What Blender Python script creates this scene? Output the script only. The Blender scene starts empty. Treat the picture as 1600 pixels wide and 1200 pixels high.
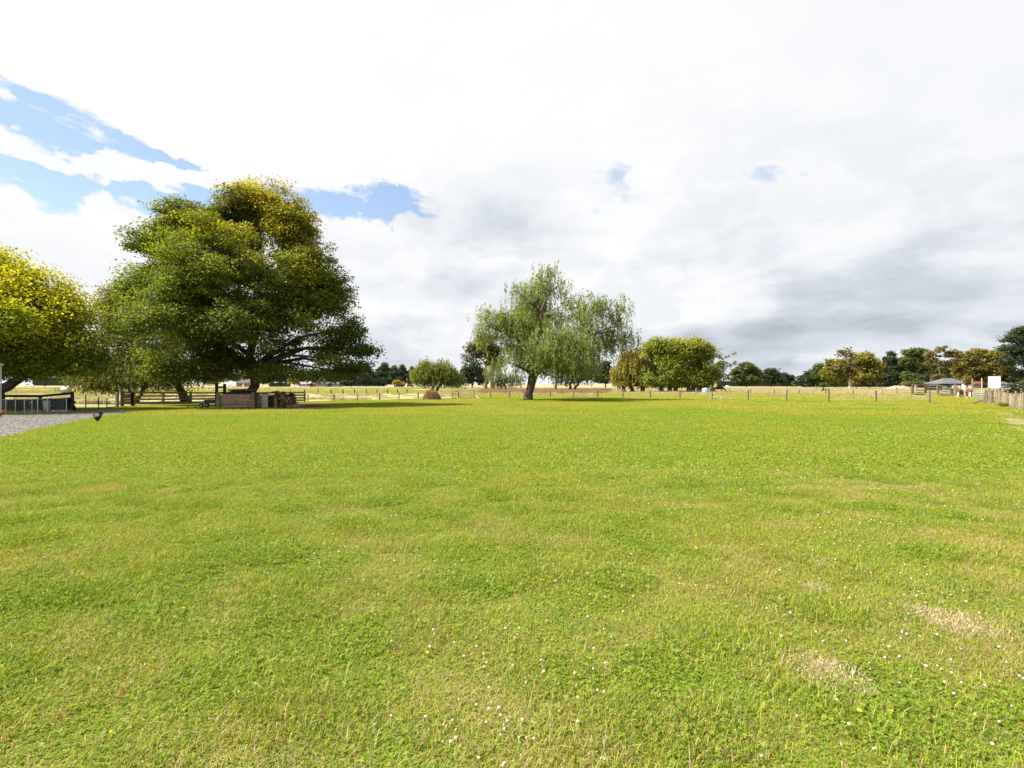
import bpy, math, random
import numpy as np
from mathutils import Vector, Matrix

R = math.radians
random.seed(7)
SC = bpy.context.scene
COL = SC.collection

# ------------------------------------------------------------------ camera
F, H, YH, CX = 830.0, 1.75, 600.0, 800.0        # focal length in photo pixels, eye height, horizon row, centre column
cam_d = bpy.data.cameras.new('camera'); cam = bpy.data.objects.new('camera', cam_d); COL.objects.link(cam)
cam.location = (0, 0, H); cam.rotation_euler = (R(90), 0, 0)
cam_d.sensor_width = 36.0; cam_d.lens = F / 1600.0 * 36.0
cam_d.clip_start = 0.05; cam_d.clip_end = 8000
SC.camera = cam

# ------------------------------------------------------------------ exposure
vs = SC.view_settings
vs.view_transform = 'Standard'; vs.look = 'None'; vs.gamma = 1.0; vs.use_curve_mapping = False
vs.exposure = 1.5
SC.render.engine = 'CYCLES'
SC.cycles.max_bounces = 7; SC.cycles.diffuse_bounces = 5; SC.cycles.transmission_bounces = 5
SC.cycles.transparent_max_bounces = 4; SC.cycles.glossy_bounces = 2
SC.cycles.sample_clamp_indirect = 4.0

# ------------------------------------------------------------------ sun
SUN_EL, SUN_AZ = R(51), R(-101)                  # azimuth measured from +Y towards +X
sd = Vector((math.sin(SUN_AZ) * math.cos(SUN_EL), math.cos(SUN_AZ) * math.cos(SUN_EL), math.sin(SUN_EL)))
sun_d = bpy.data.lights.new('sun', 'SUN'); sun_d.energy = 4.7; sun_d.angle = R(0.55); sun_d.color = (1.0, 0.95, 0.86)
sun = bpy.data.objects.new('sun', sun_d); COL.objects.link(sun)
sun.rotation_euler = sd.to_track_quat('Z', 'Y').to_euler(); sun.location = sd * 100

# ------------------------------------------------------------------ node helper
class NT:
    def __init__(s, nt): s.nt = nt
    def new(s, t, **kw):
        n = s.nt.nodes.new(t)
        for k, v in kw.items(): setattr(n, k, v)
        return n
    def put(s, sock, v):
        if v is None: return
        if hasattr(v, 'is_linked') or isinstance(v, bpy.types.NodeSocket): s.nt.links.new(v, sock)
        else:
            if isinstance(v, (tuple, list)) and len(v) == 3 and sock.type == 'RGBA': v = (*v, 1)
            sock.default_value = v
    def m(s, op, a, b=None, c=None, clamp=False):
        n = s.new('ShaderNodeMath', operation=op, use_clamp=clamp)
        s.put(n.inputs[0], a); s.put(n.inputs[1], b); s.put(n.inputs[2], c)
        return n.outputs[0]
    def vm(s, op, a, b=None, scale=None):
        n = s.new('ShaderNodeVectorMath', operation=op)
        s.put(n.inputs[0], a); s.put(n.inputs[1], b)
        if scale is not None: s.put(n.inputs[3], scale)
        return n.outputs[0]
    def noise(s, vec, scale, detail=4, rough=0.5, dist=0.0, color=False):
        n = s.new('ShaderNodeTexNoise')
        s.put(n.inputs['Vector'], vec); n.inputs['Scale'].default_value = scale; n.inputs['Detail'].default_value = detail
        n.inputs['Roughness'].default_value = rough; n.inputs['Distortion'].default_value = dist
        return n.outputs['Color'] if color else n.outputs['Fac']
    def vor(s, vec, scale, feature='F1', out='Distance'):
        n = s.new('ShaderNodeTexVoronoi', feature=feature); s.put(n.inputs['Vector'], vec); n.inputs['Scale'].default_value = scale
        return n.outputs[out]
    def mr(s, v, a, b, c=0.0, d=1.0, smooth=False):
        n = s.new('ShaderNodeMapRange', interpolation_type='SMOOTHSTEP' if smooth else 'LINEAR')
        s.put(n.inputs[0], v)
        for i, x in enumerate((a, b, c, d)): s.put(n.inputs[i + 1], x)
        return n.outputs[0]
    def mix(s, f, a, b, mode='MIX'):
        n = s.new('ShaderNodeMix', data_type='RGBA', blend_type=mode)
        s.put(n.inputs[0], f); s.put(n.inputs[6], a); s.put(n.inputs[7], b)
        return n.outputs[2]
    def comb(s, x, y, z):
        n = s.new('ShaderNodeCombineXYZ'); s.put(n.inputs[0], x); s.put(n.inputs[1], y); s.put(n.inputs[2], z)
        return n.outputs[0]
    def sep(s, v):
        n = s.new('ShaderNodeSeparateXYZ'); s.put(n.inputs[0], v); return n.outputs

# ------------------------------------------------------------------ world: blue sky behind broken cloud
def build_world():
    w = bpy.data.worlds.new('World'); SC.world = w; w.use_nodes = True
    nt = w.node_tree; nt.nodes.clear(); n = NT(nt)
    sky = n.new('ShaderNodeTexSky', sky_type='NISHITA', sun_disc=False)
    sky.sun_elevation = SUN_EL; sky.sun_rotation = SUN_AZ % (2 * math.pi)
    sky.air_density = 1.0; sky.dust_density = 0.6; sky.ozone_density = 1.5
    d = n.new('ShaderNodeTexCoord').outputs['Generated']
    x, y, z = n.sep(d)
    az = n.m('ARCTAN2', x, y); el = n.m('ARCSINE', z)
    # layered cloud lies on a flat plane overhead, so its texture is laid out there
    zz = n.m('ADD', n.m('MAXIMUM', z, 0.0), 0.10)
    px_, py_ = n.m('DIVIDE', x, zz), n.m('DIVIDE', y, zz)
    P = n.comb(px_, py_, 0.0)
    warpc = n.noise(d, 3.1, 3, 0.5, color=True)
    wv = n.sep(n.vm('SUBTRACT', warpc, (0.5, 0.5, 0.5)))
    fine = n.noise(d, 9.0, 9, 0.62)                      # cauliflower edge of the cumulus
    fine2 = n.noise(n.comb(az, n.m('MULTIPLY', el, 1.7), 0.3), 17.0, 9, 0.6, 0.2)
    fine = n.m('ADD', n.m('MULTIPLY', fine, 0.55), n.m('MULTIPLY', fine2, 0.45))
    streak = n.noise(P, 1.3, 8, 0.58, 0.4)               # wind-drawn layer
    azw = n.m('ADD', az, n.m('MULTIPLY', wv[0], 0.10)); elw = n.m('ADD', el, n.m('MULTIPLY', wv[1], 0.05))
    def pxdir(px, py):
        v = Vector(((px - CX) / F, 1.0, (YH - py) / F)).normalized()
        return math.atan2(v.x, v.y), math.asin(v.z)
    def blob(px, py, rx, ry, warped=True, tilt=0.0):
        a, e = pxdir(px, py); ra = rx / F * math.cos(a) ** 2; re = ry / F * math.cos(a)
        A = n.m('SUBTRACT', azw if warped else az, a); E = n.m('SUBTRACT', elw if warped else el, e)
        if tilt:
            E = n.m('ADD', E, n.m('MULTIPLY', A, tilt))
        q = n.m('ADD', n.m('POWER', n.m('ABSOLUTE', n.m('DIVIDE', A, ra)), 2.0), n.m('POWER', n.m('ABSOLUTE', n.m('DIVIDE', E, re)), 2.0))
        return n.m('SUBTRACT', 1.0, n.m('SQRT', q))
    def mx(lst, op='MAXIMUM'):
        r = lst[0]
        for k in lst[1:]: r = n.m(op, r, k)
        return r
    wis = n.noise(n.comb(n.m('ADD', n.m('MULTIPLY', azw, 5.0), n.m('MULTIPLY', el, 1.2)), n.m('MULTIPLY', n.m('ADD', el, n.m('MULTIPLY', az, 0.17)), 30.0), 0.7), 1.0, 8, 0.62, 0.3)
    gaps = mx([blob(60, 205, 180, 40, tilt=.18), blob(260, 243, 240, 24, tilt=.2), blob(40, 264, 140, 30), blob(110, 304, 150, 52), blob(300, 304, 150, 38),
               blob(592, 342, 140, 58), blob(500, 318, 140, 34), blob(-170, 230, 250, 55), blob(128, 398, 44, 32)])
    veil = mx([blob(50, 242, 110, 12, tilt=.2), blob(195, 267, 150, 16, tilt=.14), blob(315, 280, 130, 12), blob(240, 212, 110, 18, tilt=.3), blob(430, 268, 130, 16)])
    puff = mx([blob(60, 396, 125, 58), blob(170, 362, 62, 52), blob(-60, 362, 110, 84), blob(215, 430, 160, 62), blob(16, 330, 50, 42), blob(560, 400, 190, 60), blob(690, 395, 120, 60)])
    g = n.m('ADD', n.m('ADD', gaps, n.m('MULTIPLY', n.m('SUBTRACT', streak, 0.5), 0.9)), n.m('MULTIPLY', n.m('SUBTRACT', fine, 0.5), 3.2))
    g = n.m('ADD', g, n.m('MULTIPLY', n.m('SUBTRACT', 0.5, wis), 1.4))
    g = n.m('SUBTRACT', g, n.m('MULTIPLY', n.mr(n.m('ADD', veil, n.m('MULTIPLY', n.m('SUBTRACT', fine2, 0.5), 4.5)), -0.15, 0.6, 0, 1), 1.0))
    g = n.mr(g, 0.02, 0.42, 0, 1, True)
    pf = n.mr(n.m('ADD', puff, n.m('MULTIPLY', n.m('SUBTRACT', fine, 0.5), 2.2)), 0.0, 0.16, 0, 1, True)
    g = n.m('MULTIPLY', g, n.m('SUBTRACT', 1.0, pf))
    small = mx([blob(962, 288, 40, 44), blob(1205, 277, 85, 20, tilt=.1)])
    small = n.mr(n.m('ADD', small, n.m('MULTIPLY', n.m('SUBTRACT', fine2, 0.5), 4.5)), 0.25, 1.4, 0, 0.6, True)
    # the same kind of broken gaps go on all round, out of view
    behind = n.mr(y, 0.05, -0.35, 0, 1, True)
    far_gap = n.m('MULTIPLY', n.mr(streak, 0.54, 0.66, 0, 0.8, True), behind)
    g = n.m('MULTIPLY', mx([g, small, far_gap]), 0.86)
    # cloud brightness: sunlit white, thicker grey bases
    soft = n.noise(P, 0.55, 7, 0.55, 0.5)
    billow = n.noise(n.comb(n.m('MULTIPLY', az, 1.0), n.m('MULTIPLY', el, 2.8), 0.0), 3.6, 8, 0.55, 0.25)
    grey = n.m('MULTIPLY', n.mr(soft, 0.42, 0.70, 0, 1, True), 0.10)
    low = n.mr(el, R(24), R(3), 0, 1, True)
    grey = n.m('ADD', grey, n.m('MULTIPLY', n.m('MULTIPLY', n.mr(billow, 0.42, 0.62, 0, 1, True), n.m('MULTIPLY', low, n.mr(az, R(-30), R(-10), 0.35, 1, True))), 0.30))
    cum = n.noise(n.comb(az, n.m('MULTIPLY', el, 1.6), 0.9), 7.5, 10, 0.58, 0.15)
    grey = n.m('ADD', grey, n.m('MULTIPLY', n.m('MULTIPLY', n.mr(cum, 0.44, 0.60, 0, 1, True), n.m('MULTIPLY', n.mr(el, R(30), R(10), 0.2, 1, True), n.mr(az, R(-22), R(-4), 0.3, 1, True))), 0.14))
    right = n.mr(az, R(2), R(46), 0, 1, True)
    grey = n.m('ADD', grey, n.m('MULTIPLY', right, 0.12))
    gb = [(760, 340, 170, 80, .22), (1240, 520, 330, 50, .34), (1200, 512, 150, 22, .28), (1480, 470, 420, 110, .18), (1250, 566, 190, 14, .30),
          (650, 455, 160, 30, .10), (640, 500, 140, 20, .10)]
    for (a, b, c, e, k) in gb:
        grey = n.m('ADD', grey, n.m('MULTIPLY', n.mr(n.m('ADD', blob(a, b, c, e), n.m('MULTIPLY', n.m('SUBTRACT', billow, 0.5), 1.3)), -0.05, 0.9, 0, 1, True), k))
    hor = n.mr(n.m('ADD', el, n.m('MULTIPLY', wv[1], 0.03)), R(3.0), R(1.2), 0, 0.14, True)
    grey = n.m('SUBTRACT', grey, hor)
    br = n.m('SUBTRACT', 1.0, n.m('MULTIPLY', grey, 0.56))
    br = n.m('MULTIPLY', n.m('MAXIMUM', br, 0.45), 0.362)
    tint = n.mix(n.mr(grey, 0.0, 0.45, 0, 1), (1.0, 1.0, 1.0), (0.90, 0.96, 1.06))
    ccol = n.mix(1.0, tint, n.comb(br, br, br), 'MULTIPLY')
    b1 = n.new('ShaderNodeBackground'); nt.links.new(sky.outputs[0], b1.inputs[0]); b1.inputs[1].default_value = 0.075
    b2 = n.new('ShaderNodeBackground'); n.put(b2.inputs[0], ccol); b2.inputs[1].default_value = 1.0
    ms = n.new('ShaderNodeMixShader'); n.put(ms.inputs[0], g); nt.links.new(b2.outputs[0], ms.inputs[1]); nt.links.new(b1.outputs[0], ms.inputs[2])
    out = n.new('ShaderNodeOutputWorld'); nt.links.new(ms.outputs[0], out.inputs[0])
build_world()

# ------------------------------------------------------------------ materials
MATS = {}
def mat(name):
    m = bpy.data.materials.new(name); m.use_nodes = True; m.node_tree.nodes.clear()
    n = NT(m.node_tree)
    out = n.new('ShaderNodeOutputMaterial')
    MATS[name] = m
    return m, n, out
def principled(n, out, color, rough=0.8, spec=0.3, metal=0.0, bump=None, bstr=0.3, bdist=0.02):
    p = n.new('ShaderNodeBsdfPrincipled')
    n.put(p.inputs['Base Color'], color); n.put(p.inputs['Roughness'], rough); p.inputs['Metallic'].default_value = metal
    p.inputs['Specular IOR Level'].default_value = spec
    if bump is not None:
        b = n.new('ShaderNodeBump'); b.inputs['Strength'].default_value = bstr; b.inputs['Distance'].default_value = bdist
        n.put(b.inputs['Height'], bump); n.nt.links.new(b.outputs[0], p.inputs['Normal'])
    n.nt.links.new(p.outputs[0], out.inputs[0])
    return p
def geopos(n): return n.new('ShaderNodeNewGeometry').outputs['Position']

def rough_mat(name, c1, c2, scale=6.0, rough=0.85, stretch=(1, 1, 1), spec=0.2, metal=0.0, bstr=0.3, rnd=0.25):
    """weathered solid: two colours mottled by noise, with a little difference from object to object"""
    m, n, out = mat(name)
    tc = n.new('ShaderNodeTexCoord').outputs['Object']
    v = n.vm('MULTIPLY', tc, stretch)
    oi = n.new('ShaderNodeObjectInfo').outputs['Random']
    v = n.vm('ADD', v, n.comb(n.m('MULTIPLY', oi, 31.0), n.m('MULTIPLY', oi, 17.0), 0.0))
    f = n.noise(v, scale, 6, 0.62)
    c = n.mix(n.mr(f, 0.32, 0.68), c1, c2)
    k = n.mr(oi, 0, 1, 1 - rnd, 1 + rnd)
    c = n.mix(1.0, c, n.comb(k, k, k), 'MULTIPLY')
    principled(n, out, c, rough, spec, metal, f, bstr, 0.01)
    return m
WOOD_GREY = rough_mat('weathered_wood', (0.085, 0.066, 0.046), (0.18, 0.15, 0.108), 5, stretch=(1, 1, 1))
WOOD_BROWN = rough_mat('brown_timber', (0.14, 0.088, 0.048), (0.30, 0.20, 0.115), 5)
WOOD_DARK = rough_mat('dark_timber', (0.018, 0.014, 0.011), (0.05, 0.038, 0.028), 5)
WOOD_RED = rough_mat('reddish_timber', (0.15, 0.10, 0.065), (0.28, 0.20, 0.14), 5)
WOOD_PALE = rough_mat('pale_timber', (0.25, 0.21, 0.135), (0.42, 0.36, 0.25), 5)
BARK = rough_mat('bark', (0.035, 0.027, 0.02), (0.11, 0.085, 0.06), 7, stretch=(2.5, 2.5, .5), bstr=0.9)
BARK_PALE = rough_mat('pale_bark', (0.30, 0.26, 0.21), (0.55, 0.50, 0.43), 4, stretch=(2, 2, .5))
BARK_RED = rough_mat('reddish_bark', (0.12, 0.075, 0.05), (0.25, 0.17, 0.12), 4, stretch=(2, 2, .5))
LOG_END = rough_mat('log_end', (0.10, 0.058, 0.03), (0.26, 0.16, 0.085), 9, rnd=.5)
STEEL = rough_mat('galvanised_steel', (0.36, 0.37, 0.37), (0.5, 0.51, 0.51), 8, rough=0.45, metal=0.6, bstr=0.05)
DARK_STEEL = rough_mat('dark_steel', (0.03, 0.03, 0.032), (0.07, 0.068, 0.065), 8, rough=0.55, metal=0.4, bstr=0.1)
RUST = rough_mat('rusty_iron', (0.10, 0.035, 0.018), (0.24, 0.10, 0.05), 7, rough=0.8)
RUBBER = rough_mat('rubber', (0.012, 0.012, 0.012), (0.03, 0.03, 0.03), 8)
BLACKISH = rough_mat('black_cover', (0.012, 0.013, 0.014), (0.035, 0.035, 0.035), 5, rough=0.6)
CREAM = rough_mat('stained_cream_paint', (0.36, 0.35, 0.29), (0.60, 0.58, 0.50), 3.5, bstr=0.1)
WHITE = rough_mat('white_paint', (0.52, 0.53, 0.53), (0.66, 0.66, 0.65), 2.5, rough=0.5, bstr=0.05, rnd=.08)
SIGNWHITE = rough_mat('white_board', (0.50, 0.515, 0.53), (0.58, 0.59, 0.60), 1.5, rough=0.4, bstr=0.02, rnd=.02)
LIMEWHITE = rough_mat('chalky_white_timber', (0.26, 0.25, 0.23), (0.46, 0.45, 0.42), 6)
WALL_BEIGE = rough_mat('beige_wall', (0.22, 0.18, 0.14), (0.29, 0.25, 0.20), 2)
BRICK = rough_mat('red_brick', (0.25, 0.10, 0.06), (0.36, 0.16, 0.10), 6)
ROOF_GREY = rough_mat('grey_roof', (0.06, 0.06, 0.063), (0.10, 0.098, 0.10), 3)
ROOF_BROWN = rough_mat('brown_tiles', (0.10, 0.066, 0.05), (0.16, 0.11, 0.085), 3)
ROOF_RED = rough_mat('dark_red_iron', (0.075, 0.022, 0.018), (0.12, 0.04, 0.03), 3)
GLASS = rough_mat('window_glass', (0.02, 0.025, 0.03), (0.05, 0.06, 0.07), 2, rough=0.08, spec=0.6, bstr=0.0)
CARWHITE = rough_mat('white_car_paint', (0.72, 0.73, 0.74), (0.78, 0.78, 0.79), 1, rough=0.25, spec=0.5, bstr=0.0, rnd=.03)
CARBLUE = rough_mat('blue_car_paint', (0.05, 0.07, 0.16), (0.06, 0.08, 0.18), 1, rough=0.25, spec=0.5, bstr=0.0)
TANKBLUE = rough_mat('pale_blue_plastic', (0.28, 0.50, 0.60), (0.38, 0.60, 0.68), 3, rough=0.5, bstr=0.05)
TEAL = rough_mat('teal_plastic', (0.02, 0.10, 0.14), (0.03, 0.14, 0.18), 3, rough=0.5, bstr=0.05)
HEN_RED = rough_mat('russet_feathers', (0.045, 0.014, 0.010), (0.10, 0.032, 0.018), 30)
HEN_ORANGE = rough_mat('ginger_feathers', (0.16, 0.055, 0.022), (0.26, 0.10, 0.04), 30)
HEN_BLACK = rough_mat('black_feathers', (0.008, 0.008, 0.010), (0.022, 0.022, 0.028), 30)
COMB_RED = rough_mat('comb_red', (0.45, 0.02, 0.02), (0.55, 0.04, 0.03), 20)
HORN = rough_mat('yellow_horn', (0.45, 0.30, 0.09), (0.55, 0.38, 0.13), 20)
COW_RED = rough_mat('red_brown_hide', (0.085, 0.028, 0.014), (0.16, 0.055, 0.025), 8)
COW_WHITE = rough_mat('white_hide', (0.38, 0.35, 0.31), (0.5, 0.47, 0.42), 8)
COW_DARK = rough_mat('dark_hide', (0.015, 0.012, 0.01), (0.04, 0.03, 0.025), 8)
HOOF = rough_mat('hoof', (0.03, 0.025, 0.02), (0.06, 0.05, 0.04), 8)
STRAW = rough_mat('straw', (0.26, 0.165, 0.085), (0.48, 0.33, 0.18), 14)

def leaf_mat(name, trans=0.50, gloss=0.016, tr_tint=(1.15, 1.1, 0.55), worldvar=None):
    m, n, out = mat(name)
    a = n.new('ShaderNodeAttribute'); a.attribute_name = 'Col'
    c = a.outputs['Color']
    if worldvar: c = worldvar(n, c)
    df = n.new('ShaderNodeBsdfDiffuse'); n.put(df.inputs[0], c)
    tl = n.new('ShaderNodeBsdfTranslucent'); n.put(tl.inputs[0], n.mix(1.0, c, (*tr_tint, 1), 'MULTIPLY'))
    gl = n.new('ShaderNodeBsdfGlossy'); gl.inputs['Roughness'].default_value = 0.55; gl.inputs[0].default_value = (0.9, 0.95, 0.9, 1)
    m1 = n.new('ShaderNodeMixShader'); m1.inputs[0].default_value = trans
    n.nt.links.new(df.outputs[0], m1.inputs[1]); n.nt.links.new(tl.outputs[0], m1.inputs[2])
    m2 = n.new('ShaderNodeMixShader'); m2.inputs[0].default_value = gloss
    n.nt.links.new(m1.outputs[0], m2.inputs[1]); n.nt.links.new(gl.outputs[0], m2.inputs[2])
    n.nt.links.new(m2.outputs[0], out.inputs[0])
    return m
LEAF = leaf_mat('foliage')
def grass_var(n, c):
    p = geopos(n)
    p2 = n.vm('MULTIPLY', p, (1, 1, 0))
    big = n.noise(p2, 0.16, 3, 0.55)
    mid = n.noise(p2, 1.5, 5, 0.65)
    c = n.mix(n.mr(mid, 0.50, 0.72, 0, 0.75, True), c, n.mix(1.0, c, (0.72, 0.86, 0.8), 'MULTIPLY'))
    c = n.mix(n.mr(big, 0.45, 0.7, 0, 0.55, True), c, n.mix(1.0, c, (1.25, 1.04, 1.0), 'MULTIPLY'))
    dry = n.noise(n.vm('ADD', p2, (37, 11, 0)), 1.4, 6, 0.68)
    c = n.mix(n.mr(dry, 0.58, 0.74, 0, 0.36, True), c, (0.40, 0.35, 0.09))
    return c
GRASS = leaf_mat('grass_blades', 0.40, 0.008, (1.1, 1.08, 0.4), grass_var)
DRYGRASS = leaf_mat('dry_grass_blades', 0.3, 0.02, (1.0, 0.95, 0.7))

def ground_mat(name, c1, c2, c3, s1=0.3, s2=3.0, lo=.35, hi=.65, bump=0.5):
    m, n, out = mat(name)
    p = n.vm('MULTIPLY', geopos(n), (1, 1, 0))
    a = n.noise(p, s1, 5, 0.6); b = n.noise(p, s2, 6, 0.65)
    c = n.mix(n.mr(a, lo, hi, 0, 1, True), c1, c2)
    c = n.mix(n.mr(b, 0.45, 0.75, 0, 0.7, True), c, c3)
    principled(n, out, c, 0.95, 0.05, 0, b, bump, 0.05)
    return m
M_TAN = ground_mat('dry_paddock', (0.27, 0.215, 0.115), (0.31, 0.26, 0.15), (0.22, 0.195, 0.09), 0.02, 0.35)
M_CREAM = ground_mat('pale_dry_grass', (0.24, 0.225, 0.105), (0.29, 0.265, 0.14), (0.20, 0.20, 0.075), 0.06, 0.5)
M_YG = ground_mat('yellow_green_grass', (0.19, 0.205, 0.055), (0.23, 0.225, 0.075), (0.16, 0.18, 0.045), 0.05, 0.4)
M_PALEGREEN = ground_mat('pale_green_grass', (0.135, 0.15, 0.034), (0.17, 0.165, 0.05), (0.11, 0.135, 0.028), 0.08, 0.6)
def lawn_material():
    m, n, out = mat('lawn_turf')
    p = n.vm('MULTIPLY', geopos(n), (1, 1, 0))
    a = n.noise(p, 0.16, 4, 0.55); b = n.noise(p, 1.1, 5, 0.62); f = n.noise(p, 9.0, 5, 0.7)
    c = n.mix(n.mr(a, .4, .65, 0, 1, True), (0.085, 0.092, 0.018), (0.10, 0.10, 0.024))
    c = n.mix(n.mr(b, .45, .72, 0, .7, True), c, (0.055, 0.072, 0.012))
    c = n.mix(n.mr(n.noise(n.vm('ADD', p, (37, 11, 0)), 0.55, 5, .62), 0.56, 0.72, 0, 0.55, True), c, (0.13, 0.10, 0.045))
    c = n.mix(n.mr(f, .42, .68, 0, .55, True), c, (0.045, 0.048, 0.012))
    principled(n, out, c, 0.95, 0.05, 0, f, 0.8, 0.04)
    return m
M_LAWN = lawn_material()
def gravel_material():
    m, n, out = mat('gravel')
    p = geopos(n)
    v = n.vor(p, 22, out='Color'); h = n.vor(p, 22)
    g = n.sep(v)[0]
    big = n.noise(p, 0.5, 4, .6)
    c = n.mix(n.mr(g, 0, 1), (0.07, 0.065, 0.06), (0.20, 0.185, 0.17))
    c = n.mix(n.mr(big, .45, .7, 0, .5), c, (0.12, 0.105, 0.085))
    principled(n, out, c, 0.9, 0.15, 0, h, 0.6, 0.03)
    return m
M_GRAVEL = gravel_material()
M_SOIL = ground_mat('bare_soil', (0.10, 0.062, 0.042), (0.16, 0.10, 0.066), (0.20, 0.14, 0.09), 0.8, 5)
M_TRACK = ground_mat('worn_track', (0.18, 0.15, 0.06), (0.22, 0.175, 0.085), (0.13, 0.14, 0.035), 0.5, 2.5)

# ------------------------------------------------------------------ placing and mesh helpers
def G(px, py, z=0.0):
    """ground point seen at photo pixel px, py"""
    Z = F * H / (py - YH)
    return Vector(((px - CX) / F * Z, Z, z))
def atZ(px, py, Z):
    return Vector(((px - CX) / F * Z, Z, H + (YH - py) / F * Z))
def unit(Z): return Z / F                       # metres per photo pixel at depth Z

class MB:
    def __init__(s): s.v = []; s.f = []; s.mi = []; s.k = 0; s.smooth = False
    def add(s, vs, fs):
        o = len(s.v); s.v += [tuple(p) for p in vs]; s.f += [tuple(i + o for i in q) for q in fs]; s.mi += [s.k] * len(fs)
        return s
    def box(s, c, size, rz=0.0, M=None):
        c = Vector(c); hx, hy, hz = size[0] / 2, size[1] / 2, size[2] / 2
        rot = M if M is not None else Matrix.Rotation(rz, 3, 'Z')
        vs = [c + rot @ Vector((x * hx, y * hy, z * hz)) for z in (-1, 1) for x, y in ((-1, -1), (1, -1), (1, 1), (-1, 1))]
        return s.add(vs, [(3, 2, 1, 0), (4, 5, 6, 7), (0, 1, 5, 4), (1, 2, 6, 5), (2, 3, 7, 6), (3, 0, 4, 7)])
    def beam(s, a, b, w, h):
        a, b = Vector(a), Vector(b); d = b - a; L = d.length; d.normalize()
        up = Vector((0, 0, 1)) if abs(d.z) < 0.95 else Vector((0, 1, 0))
        sd_ = d.cross(up).normalized(); u = sd_.cross(d)
        M = Matrix((sd_, d, u)).transposed()
        return s.box((a + b) / 2, (w, L, h), M=M)
    def tube(s, pts, rads, n=8, cap=True):
        pts = [Vector(p) for p in pts]; rings = []
        ref = None; vs = []
        for i, p in enumerate(pts):
            d = (pts[min(i + 1, len(pts) - 1)] - pts[max(i - 1, 0)]).normalized()
            if ref is None: ref = Vector((1, 0, 0)) if abs(d.x) < 0.8 else Vector((0, 1, 0))
            a = (ref - d * ref.dot(d)).normalized(); ref = a; b = d.cross(a)
            r = rads[i] if hasattr(rads, '__len__') else rads
            for k in range(n):
                t = 2 * math.pi * k / n
                vs.append(p + (a * math.cos(t) + b * math.sin(t)) * r)
        fs = []
        for i in range(len(pts) - 1):
            for k in range(n):
                k2 = (k + 1) % n
                fs.append((i * n + k, i * n + k2, (i + 1) * n + k2, (i + 1) * n + k))
        if cap:
            fs.append(tuple(range(n - 1, -1, -1))); e = (len(pts) - 1) * n; fs.append(tuple(range(e, e + n)))
        return s.add(vs, fs)
    def prism(s, prof, axis0, axis1, thick):
        """profile points (u, v) in plane axis0/axis1 at origin 3-vector list, extruded by vector thick"""
        n_ = len(prof); vs = [Vector(p) for p in prof] + [Vector(p) + Vector(thick) for p in prof]
        fs = [tuple(range(n_ - 1, -1, -1)), tuple(range(n_, 2 * n_))] + [(i, (i + 1) % n_, n_ + (i + 1) % n_, n_ + i) for i in range(n_)]
        return s.add(vs, fs)
    def ball(s, c, r, n=8, m=6, jit=0.0, rnd=random):
        c = Vector(c); r = Vector(r) if hasattr(r, '__len__') else Vector((r, r, r)); vs = []
        for j in range(1, m):
            t = math.pi * j / m
            for k in range(n):
                q = 2 * math.pi * k / n; u = 1 + jit * (rnd.random() - .5)
                vs.append(c + Vector((r.x * math.sin(t) * math.cos(q) * u, r.y * math.sin(t) * math.sin(q) * u, r.z * math.cos(t) * u)))
        vs += [c + Vector((0, 0, r.z)), c - Vector((0, 0, r.z))]
        a, b = len(vs) - 2, len(vs) - 1; fs = []
        for k in range(n):
            k2 = (k + 1) % n
            fs.append((a, k, k2)); fs.append((b, (m - 2) * n + k2, (m - 2) * n + k))
            for j in range(m - 2): fs.append((j * n + k, (j + 1) * n + k, (j + 1) * n + k2, j * n + k2))
        return s.add(vs, fs)
    def mesh(s, name, mats, origin=(0, 0, 0), smooth=False):
        o = Vector(origin); me = bpy.data.meshes.new(name)
        me.from_pydata([Vector(p) - o for p in s.v], [], s.f)
        mats = mats if isinstance(mats, (list, tuple)) else [mats]
        for m in mats: me.materials.append(m)
        if len(mats) > 1: me.polygons.foreach_set('material_index', s.mi)
        if smooth: me.polygons.foreach_set('use_smooth', [True] * len(s.f))
        me.update(); return me
    def build(s, name, mats, parent=None, origin=None, smooth=False):
        if origin is None: origin = root_of(parent).location if parent else (0, 0, 0)
        return link(name, s.mesh(name, mats, origin, smooth), parent)
def root_of(o):
    while o.parent: o = o.parent
    return o
def link(name, data, parent=None, loc=(0, 0, 0), rot=(0, 0, 0), scl=(1, 1, 1)):
    o = bpy.data.objects.new(name, data); COL.objects.link(o)
    o.location = loc; o.rotation_euler = rot; o.scale = scl
    if parent: o.parent = parent
    return o
def tag(o, label=None, cat=None, group=None, kind=None):
    if label: o['label'] = label
    if cat: o['category'] = cat
    if group: o['group'] = group
    if kind: o['kind'] = kind
    return o
def thing(name, label, cat, loc, group=None):
    o = bpy.data.objects.new(name, None); COL.objects.link(o); o.location = loc; o.empty_display_size = 0.3
    return tag(o, label, cat, group)
def copy_tree(o, parent=None):
    c = o.copy(); COL.objects.link(c)
    if parent: c.parent = parent
    for ch in list(o.children): copy_tree(ch, c)
    return c

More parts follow.
